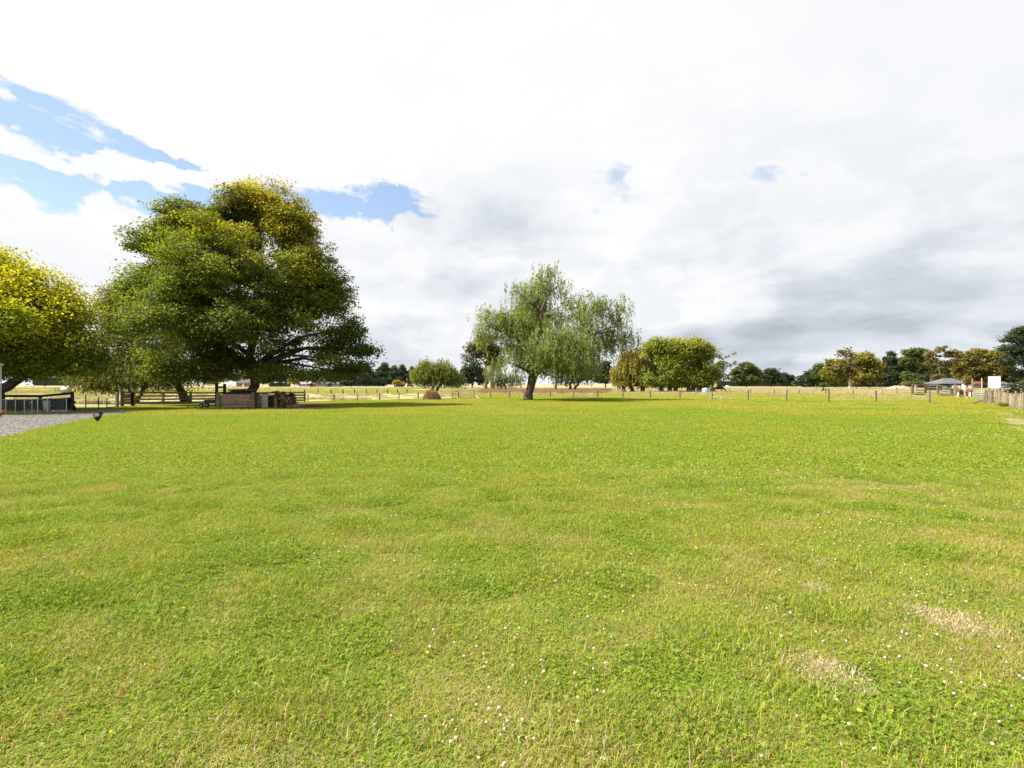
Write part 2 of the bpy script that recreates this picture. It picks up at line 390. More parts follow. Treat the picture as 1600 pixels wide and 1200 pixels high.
# fast mesh from numpy arrays of quads, with per-vertex colour
def quads_mesh(name, V, Cv, material, smooth=False):
    nq = len(V) // 4; me = bpy.data.meshes.new(name)
    me.vertices.add(len(V)); me.vertices.foreach_set('co', V.astype(np.float32).ravel())
    me.loops.add(nq * 4); me.loops.foreach_set('vertex_index', np.arange(nq * 4, dtype=np.int32))
    me.polygons.add(nq); me.polygons.foreach_set('loop_start', np.arange(0, nq * 4, 4, dtype=np.int32))
    me.polygons.foreach_set('loop_total', np.full(nq, 4, dtype=np.int32))
    a = me.color_attributes.new('Col', 'FLOAT_COLOR', 'POINT')
    a.data.foreach_set('color', np.concatenate([Cv, np.ones((len(Cv), 1))], 1).astype(np.float32).ravel())
    me.materials.append(material); me.update(calc_edges=True)
    return me
def nrm(a): return a / np.maximum(np.linalg.norm(a, axis=1, keepdims=True), 1e-9)

def vnoise(x, y, seed=0):
    """smooth value noise in 0..1"""
    def h(i, j):
        q = np.sin(i * 127.1 + j * 311.7 + seed * 74.7) * 43758.5453
        return q - np.floor(q)
    i, j = np.floor(x), np.floor(y); u, v = x - i, y - j
    u = u * u * (3 - 2 * u); v = v * v * (3 - 2 * v)
    return (h(i, j) * (1 - u) + h(i + 1, j) * u) * (1 - v) + (h(i, j + 1) * (1 - u) + h(i + 1, j + 1) * u) * v
def fbm(x, y, seed=0): return 0.55 * vnoise(x, y, seed) + 0.28 * vnoise(x * 2.1, y * 2.1, seed + 5) + 0.17 * vnoise(x * 4.3, y * 4.3, seed + 9)
def inside(poly, x, y):
    r = np.zeros(len(x), bool); n_ = len(poly)
    for i in range(n_):
        x1, y1 = poly[i][0], poly[i][1]; x2, y2 = poly[(i + 1) % n_][0], poly[(i + 1) % n_][1]
        c = ((y1 > y) != (y2 > y))
        with np.errstate(divide='ignore', invalid='ignore'):
            r ^= c & (x < (x2 - x1) * (y - y1) / (y2 - y1) + x1)
    return r

# ------------------------------------------------------------------ ground sheets
def sheet(name, pts, z, m, label=None):
    mb = MB(); mb.add([(p[0], p[1], z) for p in pts], [tuple(range(len(pts)))])
    o = mb.build(name, m); o['kind'] = 'structure'
    return o
def ccw(pts):
    a = sum(pts[i][0] * pts[(i + 1) % len(pts)][1] - pts[(i + 1) % len(pts)][0] * pts[i][1] for i in range(len(pts)))
    return pts if a > 0 else pts[::-1]
BIG = 3500
sheet('ground', [(-BIG, -BIG), (BIG, -BIG), (BIG, BIG), (-BIG, BIG)], 0, M_TAN)
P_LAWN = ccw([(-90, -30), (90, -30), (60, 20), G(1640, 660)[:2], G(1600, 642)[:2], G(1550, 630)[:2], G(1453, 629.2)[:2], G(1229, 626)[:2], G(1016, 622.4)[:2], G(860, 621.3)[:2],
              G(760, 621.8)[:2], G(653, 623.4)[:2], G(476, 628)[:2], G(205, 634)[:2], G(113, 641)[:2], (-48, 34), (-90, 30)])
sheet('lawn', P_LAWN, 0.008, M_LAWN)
P_PG = ccw([G(700, 616)[:2], G(765, 615)[:2], G(950, 614.5)[:2], G(1170, 614.6)[:2], G(1420, 616.6)[:2], G(1560, 622)[:2], G(1550, 630)[:2], G(1453, 629.2)[:2], G(1229, 626)[:2], G(1016, 622.4)[:2], G(860, 621.3)[:2], G(760, 621.8)[:2]])
sheet('green_paddock', P_PG, 0.004, M_PALEGREEN)
P_CR = ccw([G(-300, 615)[:2], G(640, 615)[:2], G(720, 615.5)[:2], G(700, 622.6)[:2], G(653, 623.4)[:2], G(476, 628)[:2], G(205, 634)[:2], G(113, 641)[:2], (-48, 34), (-130, 70)])
sheet('pale_paddock', P_CR, 0.004, M_CREAM)
P_YG = ccw([G(-500, 615)[:2], G(640, 615)[:2], G(760, 609.5)[:2], G(640, 607.4)[:2], G(-500, 607.4)[:2]])
sheet('far_paddock', P_YG, 0.006, M_YG)
P_GRAVEL = ccw([(-60, 22), (-50, 31), G(0, 649.5)[:2], G(60, 646)[:2], G(120, 643.3)[:2], G(168, 642)[:2], G(196, 642.3)[:2], G(190, 645)[:2], G(165, 650.5)[:2], G(140, 655)[:2],
                G(120, 659)[:2], G(95, 664)[:2], G(70, 668.5)[:2], G(50, 674)[:2], G(30, 679.5)[:2], G(0, 686)[:2], G(-60, 700)[:2], G(-200, 735)[:2], (-40, 8)])
sheet('gravel_drive', P_GRAVEL, 0.014, M_GRAVEL)
P_SOIL = ccw([G(425, 640)[:2], G(470, 639.5)[:2], G(520, 638)[:2], G(548, 634.5)[:2], G(520, 631.5)[:2], G(470, 630.5)[:2], G(430, 633)[:2], G(330, 634)[:2], G(300, 637)[:2], G(340, 638.5)[:2]])
sheet('bare_soil', P_SOIL, 0.012, M_SOIL)
P_TRACK = ccw([G(1640, 668)[:2], G(1600, 652)[:2], G(1572, 643)[:2], G(1558, 642)[:2], G(1550, 650)[:2], G(1565, 662)[:2], G(1600, 682)[:2], G(1650, 705)[:2]])
sheet('worn_track', P_TRACK, 0.012, M_TRACK)

# ------------------------------------------------------------------ grass
def blade_set(n, Rr, hmin, hmax, w, cols, lean=(15, 70), rng=None, z0=-0.006):
    a = rng.uniform(0, 2 * np.pi, n); r = Rr * np.sqrt(rng.uniform(0, 1, n))
    b = np.stack([r * np.cos(a), r * np.sin(a), np.full(n, z0)], 1)
    az = rng.uniform(0, 2 * np.pi, n); th = np.radians(rng.uniform(lean[0], lean[1], n)); L = rng.uniform(hmin, hmax, n)
    d = np.stack([np.cos(az), np.sin(az), np.zeros(n)], 1); up = np.array([[0, 0, 1.0]])
    d1 = d * np.sin(th * .45)[:, None] + up * np.cos(th * .45)[:, None]
    th2 = np.minimum(th * 1.35, np.radians(112))
    d2 = d * np.sin(th2)[:, None] + up * np.cos(th2)[:, None]
    m_ = b + d1 * (L * .5)[:, None]; t = m_ + d2 * (L * .5)[:, None]
    s = np.stack([-np.sin(az), np.cos(az), np.zeros(n)], 1) * (w * rng.uniform(.6, 1.3, n) / 2)[:, None]
    V = np.stack([b - s, b + s, m_ + s * .9, m_ - s * .9, m_ - s * .9, m_ + s * .9, t + s * .12, t - s * .12], 1).reshape(-1, 3)
    cols = np.array(cols); ci = cols[rng.integers(0, len(cols), n)] * rng.uniform(.72, 1.28, (n, 1)) * (1 + rng.normal(0, .06, (n, 3)))
    k = np.array([.75, .75, 1, 1, 1, 1, 1.15, 1.15])
    C = (ci[:, None, :] * np.ones((1, 8, 1))).reshape(-1, 3)
    return V, np.clip(C, 0, 1)
def clover_set(n, Rr, hmin, hmax, size, cols, rng):
    a = rng.uniform(0, 2 * np.pi, n); r = Rr * np.sqrt(rng.uniform(0, 1, n))
    c = np.stack([r * np.cos(a), r * np.sin(a), rng.uniform(hmin, hmax, n)], 1)
    Vs = []; cols = np.array(cols); ci = cols[rng.integers(0, len(cols), n)] * rng.uniform(.7, 1.3, (n, 1))
    a0 = rng.uniform(0, 2 * np.pi, n); tilt = rng.normal(0, .35, (n, 2)); sz = size * rng.uniform(.7, 1.3, n)
    for k in range(3):
        q = a0 + k * 2.0944
        d = np.stack([np.cos(q), np.sin(q), np.cos(q) * tilt[:, 0] + np.sin(q) * tilt[:, 1] + .12], 1) * sz[:, None]
        s = np.stack([-np.sin(q), np.cos(q), -np.sin(q) * tilt[:, 0] + np.cos(q) * tilt[:, 1]], 1) * (sz * .48)[:, None]
        Vs.append(np.stack([c, c + d * .6 + s, c + d, c + d * .6 - s], 1))
    V = np.stack(Vs, 1).reshape(-1, 3); C = np.repeat(ci, 12, 0)
    return V, np.clip(C, 0, 1)
PROTO = {}
def proto(key, parts, material):
    V = np.concatenate([p[0] for p in parts]); C = np.concatenate([p[1] for p in parts])
    me = quads_mesh('grass_patch', V, C, material); o = bpy.data.objects.new('%s' % key, me)
    return o
rg = np.random.default_rng(3)
GC = [(0.286, 0.297, 0.036), (0.337, 0.317, 0.040), (0.235, 0.273, 0.036), (0.363, 0.328, 0.054), (0.183, 0.239, 0.034)]
LUSH = [(0.185, 0.285, 0.017), (0.233, 0.314, 0.018), (0.139, 0.233, 0.020), (0.194, 0.269, 0.044)]
DRY = [(0.395, 0.320, 0.150), (0.470, 0.395, 0.220), (0.338, 0.263, 0.100), (0.311, 0.273, 0.080)]
CLO = [(0.144, 0.233, 0.018), (0.181, 0.266, 0.019), (0.108, 0.182, 0.018), (0.204, 0.270, 0.023), (0.233, 0.281, 0.031)]
REDL = [(0.20, 0.085, 0.03), (0.16, 0.09, 0.03), (0.24, 0.14, 0.05)]
near_c = bpy.data.collections.new('turf_near'); mid_c = bpy.data.collections.new('turf_mid'); far_c = bpy.data.collections.new('turf_far'); dry_c = bpy.data.collections.new('turf_dry')
def add(c, *parts, m=GRASS, key='a'): c.objects.link(proto(key, parts, m))
for k in range(3):   # 0-2 short mixed turf
    add(near_c, blade_set(1350, .26, .015, .055, .0040, GC, (25, 95), rg), blade_set(170, .26, .05, .10, .0034, GC + LUSH, (30, 100), rg), blade_set(200, .26, .03, .08, .0028, DRY, (40, 98), rg),
        clover_set(120, .25, .012, .04, .0085, CLO, rg), clover_set(18, .25, .01, .03, .009, REDL, rg), key='a%d' % k)
for k in range(2):   # 3-4 clover mats
    add(near_c, blade_set(420, .26, .03, .075, .004, LUSH, (20, 75), rg), blade_set(50, .26, .04, .09, .003, DRY, (40, 88), rg),
        clover_set(820, .25, .010, .045, .0090, CLO, rg), blade_set(200, .26, .03, .09, .0036, LUSH + GC, (30, 95), rg), clover_set(20, .25, .02, .04, .011, REDL, rg), key='b%d' % k)
# 5 thin dry turf, 6 lush tuft
add(near_c, blade_set(620, .26, .025, .08, .0038, GC, (30, 88), rg), blade_set(560, .26, .03, .10, .003, DRY, (55, 98), rg), key='c0')
add(near_c, blade_set(1250, .22, .03, .085, .0046, LUSH + GC[:2], (25, 90), rg), blade_set(70, .24, .05, .12, .003, DRY, (40, 88), rg), key='c1')
for k, (cc, nd) in enumerate(((GC, 120), (GC + LUSH[:1], 90), (LUSH, 40), (GC, 420))):
    add(mid_c, blade_set(1150 if k < 3 else 700, .62, .03, .085, .010, cc, (25, 85), rg), blade_set(nd, .62, .03, .09, .008, DRY, (45, 92), rg),
        clover_set(260, .6, .012, .045, .02, CLO, rg), key='d%d' % k)
for k, (cc, nd) in enumerate(((GC, 130), (GC, 90), (LUSH, 40), (GC, 420))):
    add(far_c, blade_set(1300 if k < 3 else 900, 1.5, .035, .09, .024, cc, (25, 80), rg), blade_set(nd, 1.5, .03, .09, .02, DRY, (40, 90), rg), key='e%d' % k)
TANC = [(0.38, 0.31, 0.18), (0.44, 0.37, 0.22), (0.33, 0.27, 0.14), (0.34, 0.31, 0.15)]
REDC = [(0.28, 0.17, 0.10), (0.34, 0.21, 0.12), (0.24, 0.15, 0.08)]
add(dry_c, blade_set(260, 1.1, .12, .34, .03, TANC, (5, 50), rg), m=DRYGRASS, key='f0')
add(dry_c, blade_set(260, 1.1, .10, .28, .03, TANC + GC[:2], (5, 50), rg), m=DRYGRASS, key='f1')
add(dry_c, blade_set(320, 1.1, .25, .60, .03, REDC, (5, 40), rg), m=DRYGRASS, key='f2')

def scatter(name, coll, xy, pick, scl, z=0.008, zs=None):
    n_ = len(xy); me = bpy.data.meshes.new(name)
    me.vertices.add(n_); me.vertices.foreach_set('co', np.concatenate([xy, np.full((n_, 1), z)], 1).astype(np.float32).ravel())
    a = me.attributes.new('pick', 'INT', 'POINT'); a.data.foreach_set('value', pick.astype(np.int32))
    rot = np.zeros((n_, 3), np.float32); rot[:, 2] = np.random.default_rng(5).uniform(0, 6.283, n_)
    a = me.attributes.new('turn', 'FLOAT_VECTOR', 'POINT'); a.data.foreach_set('vector', rot.ravel())
    s3 = np.stack([scl, scl, scl if zs is None else zs], 1).astype(np.float32)
    a = me.attributes.new('size', 'FLOAT_VECTOR', 'POINT'); a.data.foreach_set('vector', s3.ravel())
    o = link(name, me); o['kind'] = 'stuff'
    ng = bpy.data.node_groups.new(name, 'GeometryNodeTree')
    ng.interface.new_socket('Geometry', in_out='INPUT', socket_type='NodeSocketGeometry'); ng.interface.new_socket('Geometry', in_out='OUTPUT', socket_type='NodeSocketGeometry')
    gi, go = ng.nodes.new('NodeGroupInput'), ng.nodes.new('NodeGroupOutput')
    ci = ng.nodes.new('GeometryNodeCollectionInfo'); ci.inputs['Collection'].default_value = coll
    ci.inputs['Separate Children'].default_value = True; ci.inputs['Reset Children'].default_value = True
    ip = ng.nodes.new('GeometryNodeInstanceOnPoints'); ip.inputs['Pick Instance'].default_value = True
    def na(nm, t):
        q = ng.nodes.new('GeometryNodeInputNamedAttribute'); q.data_type = t; q.inputs['Name'].default_value = nm
        return next(x for x in q.outputs if x.enabled and x.name == 'Attribute')
    L = ng.links.new
    L(gi.outputs[0], ip.inputs['Points']); L(ci.outputs[0], ip.inputs['Instance']); L(na('pick', 'INT'), ip.inputs['Instance Index'])
    L(na('turn', 'FLOAT_VECTOR'), ip.inputs['Rotation']); L(na('size', 'FLOAT_VECTOR'), ip.inputs['Scale']); L(ip.outputs[0], go.inputs[0])
    md = o.modifiers.new('scatter', 'NODES'); md.node_group = ng
    return o
def grid_points(y0, y1, step, margin, rng, xmax=1e9):
    ys = np.arange(y0, y1, step); out = []
    for yy in ys:
        hw = min(yy * 0.985 + margin, xmax); xs = np.arange(-hw, hw, step); out.append(np.stack([xs, np.full(len(xs), yy)], 1))
    p = np.concatenate(out); return p + rng.uniform(-.55, .55, p.shape) * step
def lawn_filter(p, rad=0.1):
    x, y = p[:, 0], p[:, 1]
    k = inside(P_LAWN, x, y)
    for dx, dy in ((0, 0), (rad, 0), (-rad, 0), (0, rad), (0, -rad)): k &= ~inside(P_GRAVEL, x + dx, y + dy) & ~inside(P_SOIL, x + dx * .5, y + dy * .5)
    tr = np.zeros(len(x), bool)
    for dx, dy in ((0, 0), (rad, 0), (-rad, 0)): tr |= inside(P_TRACK, x + dx * .7, y)
    k &= ~tr | (np.random.default_rng(2).uniform(0, 1, len(x)) < .10)
    return p[k]
rs = np.random.default_rng(11)
STRAW_SPOTS = [(1292, 1062, .125, .095), (1505, 982, .145, .085), (1440, 962, .07, .04), (1285, 886, .06, .04), (1270, 925, .06, .04)]
def straw_w(x, y):
    w = np.full(len(x), -9.0)
    for (a, b, rx, ry) in STRAW_SPOTS:
        c = G(a, b); w = np.maximum(w, 1 - np.sqrt(((x - c.x) / rx) ** 2 + ((y - c.y) / (ry * 1.6)) ** 2))
    return w
# near turf
p = lawn_filter(grid_points(1.3, 10.5, .145, 1.6, rs)); x, y = p[:, 0], p[:, 1]
sw = straw_w(x, y); keep = (sw + rs.normal(0, .25, len(x)) < -.35) | (rs.uniform(0, 1, len(x)) < .06); p = p[keep]; x, y = p[:, 0], p[:, 1]
cl = fbm(x * 2.3 + 3, y * 2.3, 1); dr = fbm(x * 1.7 + 9, y * 1.7 + 4, 2) + .07 * np.clip((x - .2 * y) / 3, -1, 1); u = rs.uniform(0, 1, len(x))
pick = rs.integers(0, 3, len(x)); pick = np.where(cl + u * .50 > .90, 3 + rs.integers(0, 2, len(x)), pick)
pick = np.where(dr + u * .50 > .92, 5, pick); lu = fbm(x * 2.1, y * 2.1 + 8, 3); pick = np.where((lu + u * .2 > .70) & (pick < 3), 6, pick)
sc_ = rs.uniform(.8, 1.2, len(x)); zs = sc_ * (0.25 + 2.3 * fbm(x * 3.0, y * 3.0, 4) ** 1.8)
scatter('lawn_grass', near_c, p, pick, sc_, zs=zs)
# middle turf
p = lawn_filter(grid_points(9.6, 30, .40, 3, rs), .45); x, y = p[:, 0], p[:, 1]; u = rs.uniform(0, 1, len(x))
lu = fbm(x * 1.1, y * 1.1 + 8, 3); dr = fbm(x * .8 + 9, y * .8 + 4, 2)
pick = rs.integers(0, 2, len(x)); pick = np.where(lu + u * .34 > .78, 2, pick); pick = np.where(dr + u * .34 > .80, 3, pick)
sc_ = rs.uniform(.8, 1.2, len(x)); scatter('lawn_grass', mid_c, p, pick, sc_, zs=sc_ * (.55 + .8 * fbm(x, y, 4)))
# far turf
p = lawn_filter(grid_points(28.5, 74, 1.05, 5, rs), 1.25); x, y = p[:, 0], p[:, 1]; u = rs.uniform(0, 1, len(x))
pick = rs.integers(0, 2, len(x)); pick = np.where(fbm(x * .3, y * .3, 3) + u * .14 > .66, 2, pick); pick = np.where(fbm(x * .25 + 9, y * .25, 2) + u * .14 > .68, 3, pick)
sc_ = rs.uniform(.8, 1.2, len(x)); scatter('lawn_grass', far_c, p, pick, sc_, zs=sc_ * (.6 + .6 * fbm(x * .5, y * .5, 4)))
# cropped grass of the green paddock and the yellow green strip
p = grid_points(50, 150, 1.7, 5, rs); p = p[inside(P_PG, p[:, 0], p[:, 1]) | (inside(P_YG, p[:, 0], p[:, 1]) & (rs.uniform(0, 1, len(p)) < .7))]
scatter('paddock_grass', far_c, p, np.where(fbm(p[:, 0] * .1, p[:, 1] * .1, 3) > .5, 3, 1), rs.uniform(1, 1.6, len(p)), z=0.004)
# dry paddock grass beyond the fences
p = grid_points(46, 240, 2.6, 5, rs); x, y = p[:, 0], p[:, 1]
k = ~inside(P_LAWN, x, y) & ~(inside(P_PG, x, y) & (rs.uniform(0, 1, len(x)) < .8)) & ~(inside(P_YG, x, y) & (rs.uniform(0, 1, len(x)) < .88)) & ~(inside(P_CR, x, y) & (rs.uniform(0, 1, len(x)) < .6)); p = p[k]; x, y = p[:, 0], p[:, 1]
pick = rs.integers(0, 2, len(x)); ppx = CX + x / y * F; ppy = YH + H / y * F
red = (ppx > 755) & (ppx < 950) & (ppy > 609.5) & (ppy < 614); pick = np.where(red, 2, pick)
sc_ = rs.uniform(.8, 1.4, len(x)); scatter('dry_grass', dry_c, p, pick, sc_, z=0.004, zs=sc_ * (.5 + .8 * fbm(x * .2, y * .2, 6)))
# extra tall red-brown seed grass along the second fence
q = np.stack([rs.uniform(755, 945, 420), rs.uniform(610.2, 614.2, 420)], 1)
q = np.array([G(a, b)[:2] for a, b in q]); scatter('rank_grass', dry_c, q, np.full(len(q), 2), rs.uniform(.8, 1.2, len(q)), z=.004)

# dead straw lying in the worn spots, stray straws all over
def straw_mat_():
    Vs, Cs = [], []
    for (a, b, rx, ry) in STRAW_SPOTS:
        c = G(a, b); n_ = int(5200 * rx * ry * 1.6 * 14)
        V, C = blade_set(n_, 1.15, .04, .12, .0028, [(0.50, 0.385, 0.24), (0.56, 0.44, 0.28), (0.40, 0.29, 0.17), (0.30, 0.22, 0.11)], (84, 100), rs)
        base = V.reshape(-1, 8, 3); cen = base[:, 0:1, :].copy(); off = base - cen
        cen2 = cen * (np.linalg.norm(cen[:, :, :2], axis=2, keepdims=True) + .35) * np.array([rx, ry * 1.6, 0]) + np.array([c.x, c.y, 0.012]) + np.array([0, 0, 1]) * rs.uniform(0, .012, (len(cen), 1, 1))
        Vs.append((cen2 + off).reshape(-1, 3)); Cs.append(C)
    q = lawn_filter(grid_points(1.8, 9, .20, 1.0, rs)); n_ = len(q)
    V, C = blade_set(n_, 0.0, .05, .17, .0028, DRY[:2] + [(0.5, 0.42, 0.26)], (45, 88), rs)
    base = V.reshape(-1, 8, 3) + np.concatenate([q, np.full((n_, 1), .03)], 1)[:, None, :]
    Vs.append(base.reshape(-1, 3)); Cs.append(C)
    o = link('dead_straw', quads_mesh('dead_straw', np.concatenate(Vs), np.concatenate(Cs), DRYGRASS)); o['kind'] = 'stuff'
straw_mat_()
# clover heads and small yellow flowers
def flowers(name, n_, material, size, zr, dens, seed, squash=.85):
    r = np.random.default_rng(seed); V0 = []
    t = MB().ball((0, 0, 0), (1, 1, squash), 6, 4); bv = np.array(t.v); bf = t.f
    pts = []
    while len(pts) < n_:
        yy = 2.0 + 26 * r.uniform() ** 1.25; xx = r.uniform(-1, 1) * (yy * .985 + .8)
        if r.uniform() < dens(xx, yy) * min(1, .22 + (yy / 10) ** 1.5): pts.append((xx, yy, r.uniform(*zr)))
    pts = np.array(pts); pts = pts[inside(P_LAWN, pts[:, 0], pts[:, 1]) & ~inside(P_GRAVEL, pts[:, 0], pts[:, 1])]
    s = size * r.uniform(.65, 1.2, len(pts)) * (1 + pts[:, 1] * .03)
    V = (bv[None] * (s[:, None, None]) * r.uniform(.8, 1.2, (len(pts), len(bv), 1)) + pts[:, None, :]).reshape(-1, 3)
    fs = [tuple(i + k * len(bv) for i in q) for k in range(len(pts)) for q in bf]
    me = bpy.data.meshes.new(name); me.from_pydata(V.tolist(), [], fs); me.materials.append(material); me.update()
    o = link(name, me); o['kind'] = 'stuff'
CLOVERW = rough_mat('clover_white', (0.34, 0.29, 0.24), (0.52, 0.50, 0.45), 40, rnd=0)
CLOVERP = rough_mat('clover_faded', (0.36, 0.22, 0.15), (0.55, 0.40, 0.32), 40, rnd=0)
YELLOWF = rough_mat('yellow_petals', (0.70, 0.50, 0.02), (0.80, 0.62, 0.03), 40, rnd=0)
def fd(xx, yy):
    c = float(fbm(np.array([xx * .45]), np.array([yy * .3]), 21)[0])
    return max(0.03, min(1, (c - .42) * 4)) * (1.0 if xx > 0 or yy < 5 else .5)
flowers('clover_flowers', 3400, CLOVERW, .0074, (.035, .07), fd, 31)
flowers('faded_clover_flowers', 520, CLOVERP, .0085, (.025, .06), fd, 32)
flowers('yellow_flowers', 170, YELLOWF, .0095, (.03, .07), lambda a, b: .5, 33, .4)
# loose stones of the drive
def stones():
    r = np.random.default_rng(8); t = MB().ball((0, 0, 0), (1, 1, .7), 5, 3); bv = np.array(t.v); bf = t.f
    p = np.stack([r.uniform(-42, -14, 20000), r.uniform(13, 36, 20000)], 1); p = p[inside(P_GRAVEL, p[:, 0], p[:, 1]) & (np.abs(p[:, 0]) < p[:, 1] * 1.03 + 1)][:8000]
    s = r.uniform(.012, .034, len(p)); P3 = np.concatenate([p, np.full((len(p), 1), .018)], 1)
    V = (bv[None] * s[:, None, None] * r.uniform(.7, 1.3, (len(p), len(bv), 1)) + P3[:, None, :]).reshape(-1, 3)
    me = bpy.data.meshes.new('loose_gravel'); me.from_pydata(V.tolist(), [], [tuple(i + k * len(bv) for i in q) for k in range(len(p)) for q in bf])
    me.materials.append(rough_mat('stone', (0.10, 0.095, 0.088), (0.25, 0.235, 0.22), 9, rnd=0)); o = link('loose_gravel', me); o['kind'] = 'stuff'
stones()
# ------------------------------------------------------------------ trees
def leaf_quads(P, A, N, L, W):
    A = nrm(A); S = nrm(np.cross(N, A))
    l = (L / 2)[:, None]; w = (W / 2)[:, None]
    mid = P - A * l * .15
    return np.stack([P - A * l, mid + S * w, P + A * l, mid - S * w], 1).reshape(-1, 3)
def smooth01(t): t = np.clip(t, 0, 1); return t * t * (3 - 2 * t)

def make_tree(name, label, base, blobs, leaf, pal, group=None, dens=1.0, clump=0.6, per=40, droop=0.0, trunk=0.3, tops=None, stems=None, bark=None,
              seed=1, depth=0.85, gap=0.30, twig=0.3, zmin=0.4, limbs=True, up=0.7, cat='tree', shell=0.42, flat=0.55, trunk_name='trunk'):
    """crown: clumps of separate leaves spread through ellipsoids; blobs are (px, py, rx, ry[, dz]) at the tree's own distance"""
    r = np.random.default_rng(seed); rnd = random.Random(seed)
    px, py = base; B = G(px, py); Z = B.y; s = unit(Z)
    root = thing(name, label, cat, B, group)
    cl, outw, hh = [], [], []; ells = []
    for b in blobs:
        cx, cy, rx, ry = b[:4]; dz = b[4] if len(b) > 4 else 0.0
        c = np.array(atZ(cx, cy, Z)); c[1] += dz; c[0] += dz / Z * c[0] * 0.0
        rad = np.array([rx * s, depth * (rx + ry) / 2 * s, ry * s]); ells.append((c, rad))
        n_ = max(3, int(dens * 0.9 * 4 * math.pi * ((rad[0] * rad[2]) + rad[0] * rad[1] + rad[1] * rad[2]) / 3 / (clump ** 2 * 2.2)))
        d = nrm(r.normal(size=(n_, 3))); d[:, 2] = np.where(d[:, 2] < -.35, d[:, 2] * .6, d[:, 2]); d = nrm(d)
        rr = r.uniform(0, 1, n_) ** shell
        lump = 1 + .34 * (fbm(d[:, 0] * 2.2 + seed, d[:, 2] * 2.2 + d[:, 1] * 1.3, seed) - .5) * 2
        q = c + d * rad * (rr * lump)[:, None]
        cl.append(q); outw.append(d * rr[:, None] + 1e-3)
    cl = np.concatenate(cl); outw = np.concatenate(outw)
    cs = max(clump * 3.2, 1e-3)
    g = fbm(cl[:, 0] / cs + seed * 3.1, cl[:, 2] / cs + cl[:, 1] / cs * .6, seed + 3)
    k = (g > gap) & (cl[:, 2] > zmin); cl, outw = cl[k], outw[k]
    z0, z1 = cl[:, 2].min(), cl[:, 2].max()
    nC = len(cl); n_ = nC * per; ci = np.repeat(np.arange(nC), per)
    size = clump * r.uniform(.65, 1.35, nC)
    if droop > 0:
        ns = 5; st = np.clip(r.normal(size=(nC, ns, 3)), -1.5, 1.5) * size[:, None, None] * np.array([.75, .75, .5]); ln = droop * r.uniform(.35, 1.25, (nC, ns))
        k_ = r.integers(0, ns, n_); t = r.uniform(0, 1, n_)
        P = cl[ci] + st[ci, k_] + outw[ci] * (t ** .5 * .5 * size[ci])[:, None]; fall = ln[ci, k_] * t
        P[:, 2] -= np.minimum(fall, np.maximum(P[:, 2] - zmin * r.uniform(.8, 2.2, n_), 0)); P += r.normal(size=(n_, 3)) * .07
        A = np.stack([r.normal(0, .45, n_), r.normal(0, .45, n_), np.full(n_, -1.0)], 1)
        N = r.normal(size=(n_, 3)) + outw[ci] * .6 + np.array([0, 0, .35])
    else:
        P = cl[ci] + np.clip(r.normal(size=(n_, 3)), -1.5, 1.5) * (size[ci] * .66)[:, None] * np.array([1, 1, flat])
        A = r.normal(size=(n_, 3)) * np.array([1, 1, .45]) + outw[ci] * .6
        N = np.array([0, 0, up]) + outw[ci] * .45 + r.normal(size=(n_, 3)) * .55
        P[:, 2] = np.maximum(P[:, 2], zmin * .5)
    N = nrm(N); A = A - N * (A * N).sum(1, keepdims=True)
    lf = r.uniform(.55, 1.5, n_); L = leaf[0] * lf; W = leaf[1] * lf * r.uniform(.75, 1.2, n_)
    V = leaf_quads(P, A, N, L, W)
    h = (P[:, 2] - z0) / max(z1 - z0, .1)
    bs = max(clump * 2.6, .8); bn = np.clip((fbm(cl[:, 0] / bs + 11, cl[:, 2] / bs + cl[:, 1] / bs * .7, seed + 8) - .28) / .44, 0, 1); crc = np.clip(.62 * bn + .38 * r.uniform(0, 1, nC), 0, 1); cr = crc[ci]; base_c, alt = np.array(pal['a']), np.array(pal['b'])
    C = base_c + (alt - base_c) * (cr ** 1.3)[:, None]
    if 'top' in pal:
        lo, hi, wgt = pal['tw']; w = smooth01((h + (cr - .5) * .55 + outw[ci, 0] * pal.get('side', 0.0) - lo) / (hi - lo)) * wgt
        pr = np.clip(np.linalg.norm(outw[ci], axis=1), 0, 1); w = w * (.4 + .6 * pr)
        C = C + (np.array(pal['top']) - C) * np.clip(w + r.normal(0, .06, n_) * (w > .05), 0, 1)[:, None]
    if 'spark' in pal:
        f = (r.uniform(0, 1, n_) < pal.get('sp', .05)); C[f] = np.array(pal['spark'])
    C = np.clip(C * r.uniform(.75, 1.25, (n_, 1)) * (1 + r.normal(0, .05, (n_, 3))), .003, .9)
    org = np.array(B)
    crown = link('crown', quads_mesh('crown', V - org, np.repeat(C, 4, 0), LEAF), root)
    # woody parts
    bark = bark or BARK
    stems = stems or [(px, py, None)]
    tubes = MB(); axis_pts = []
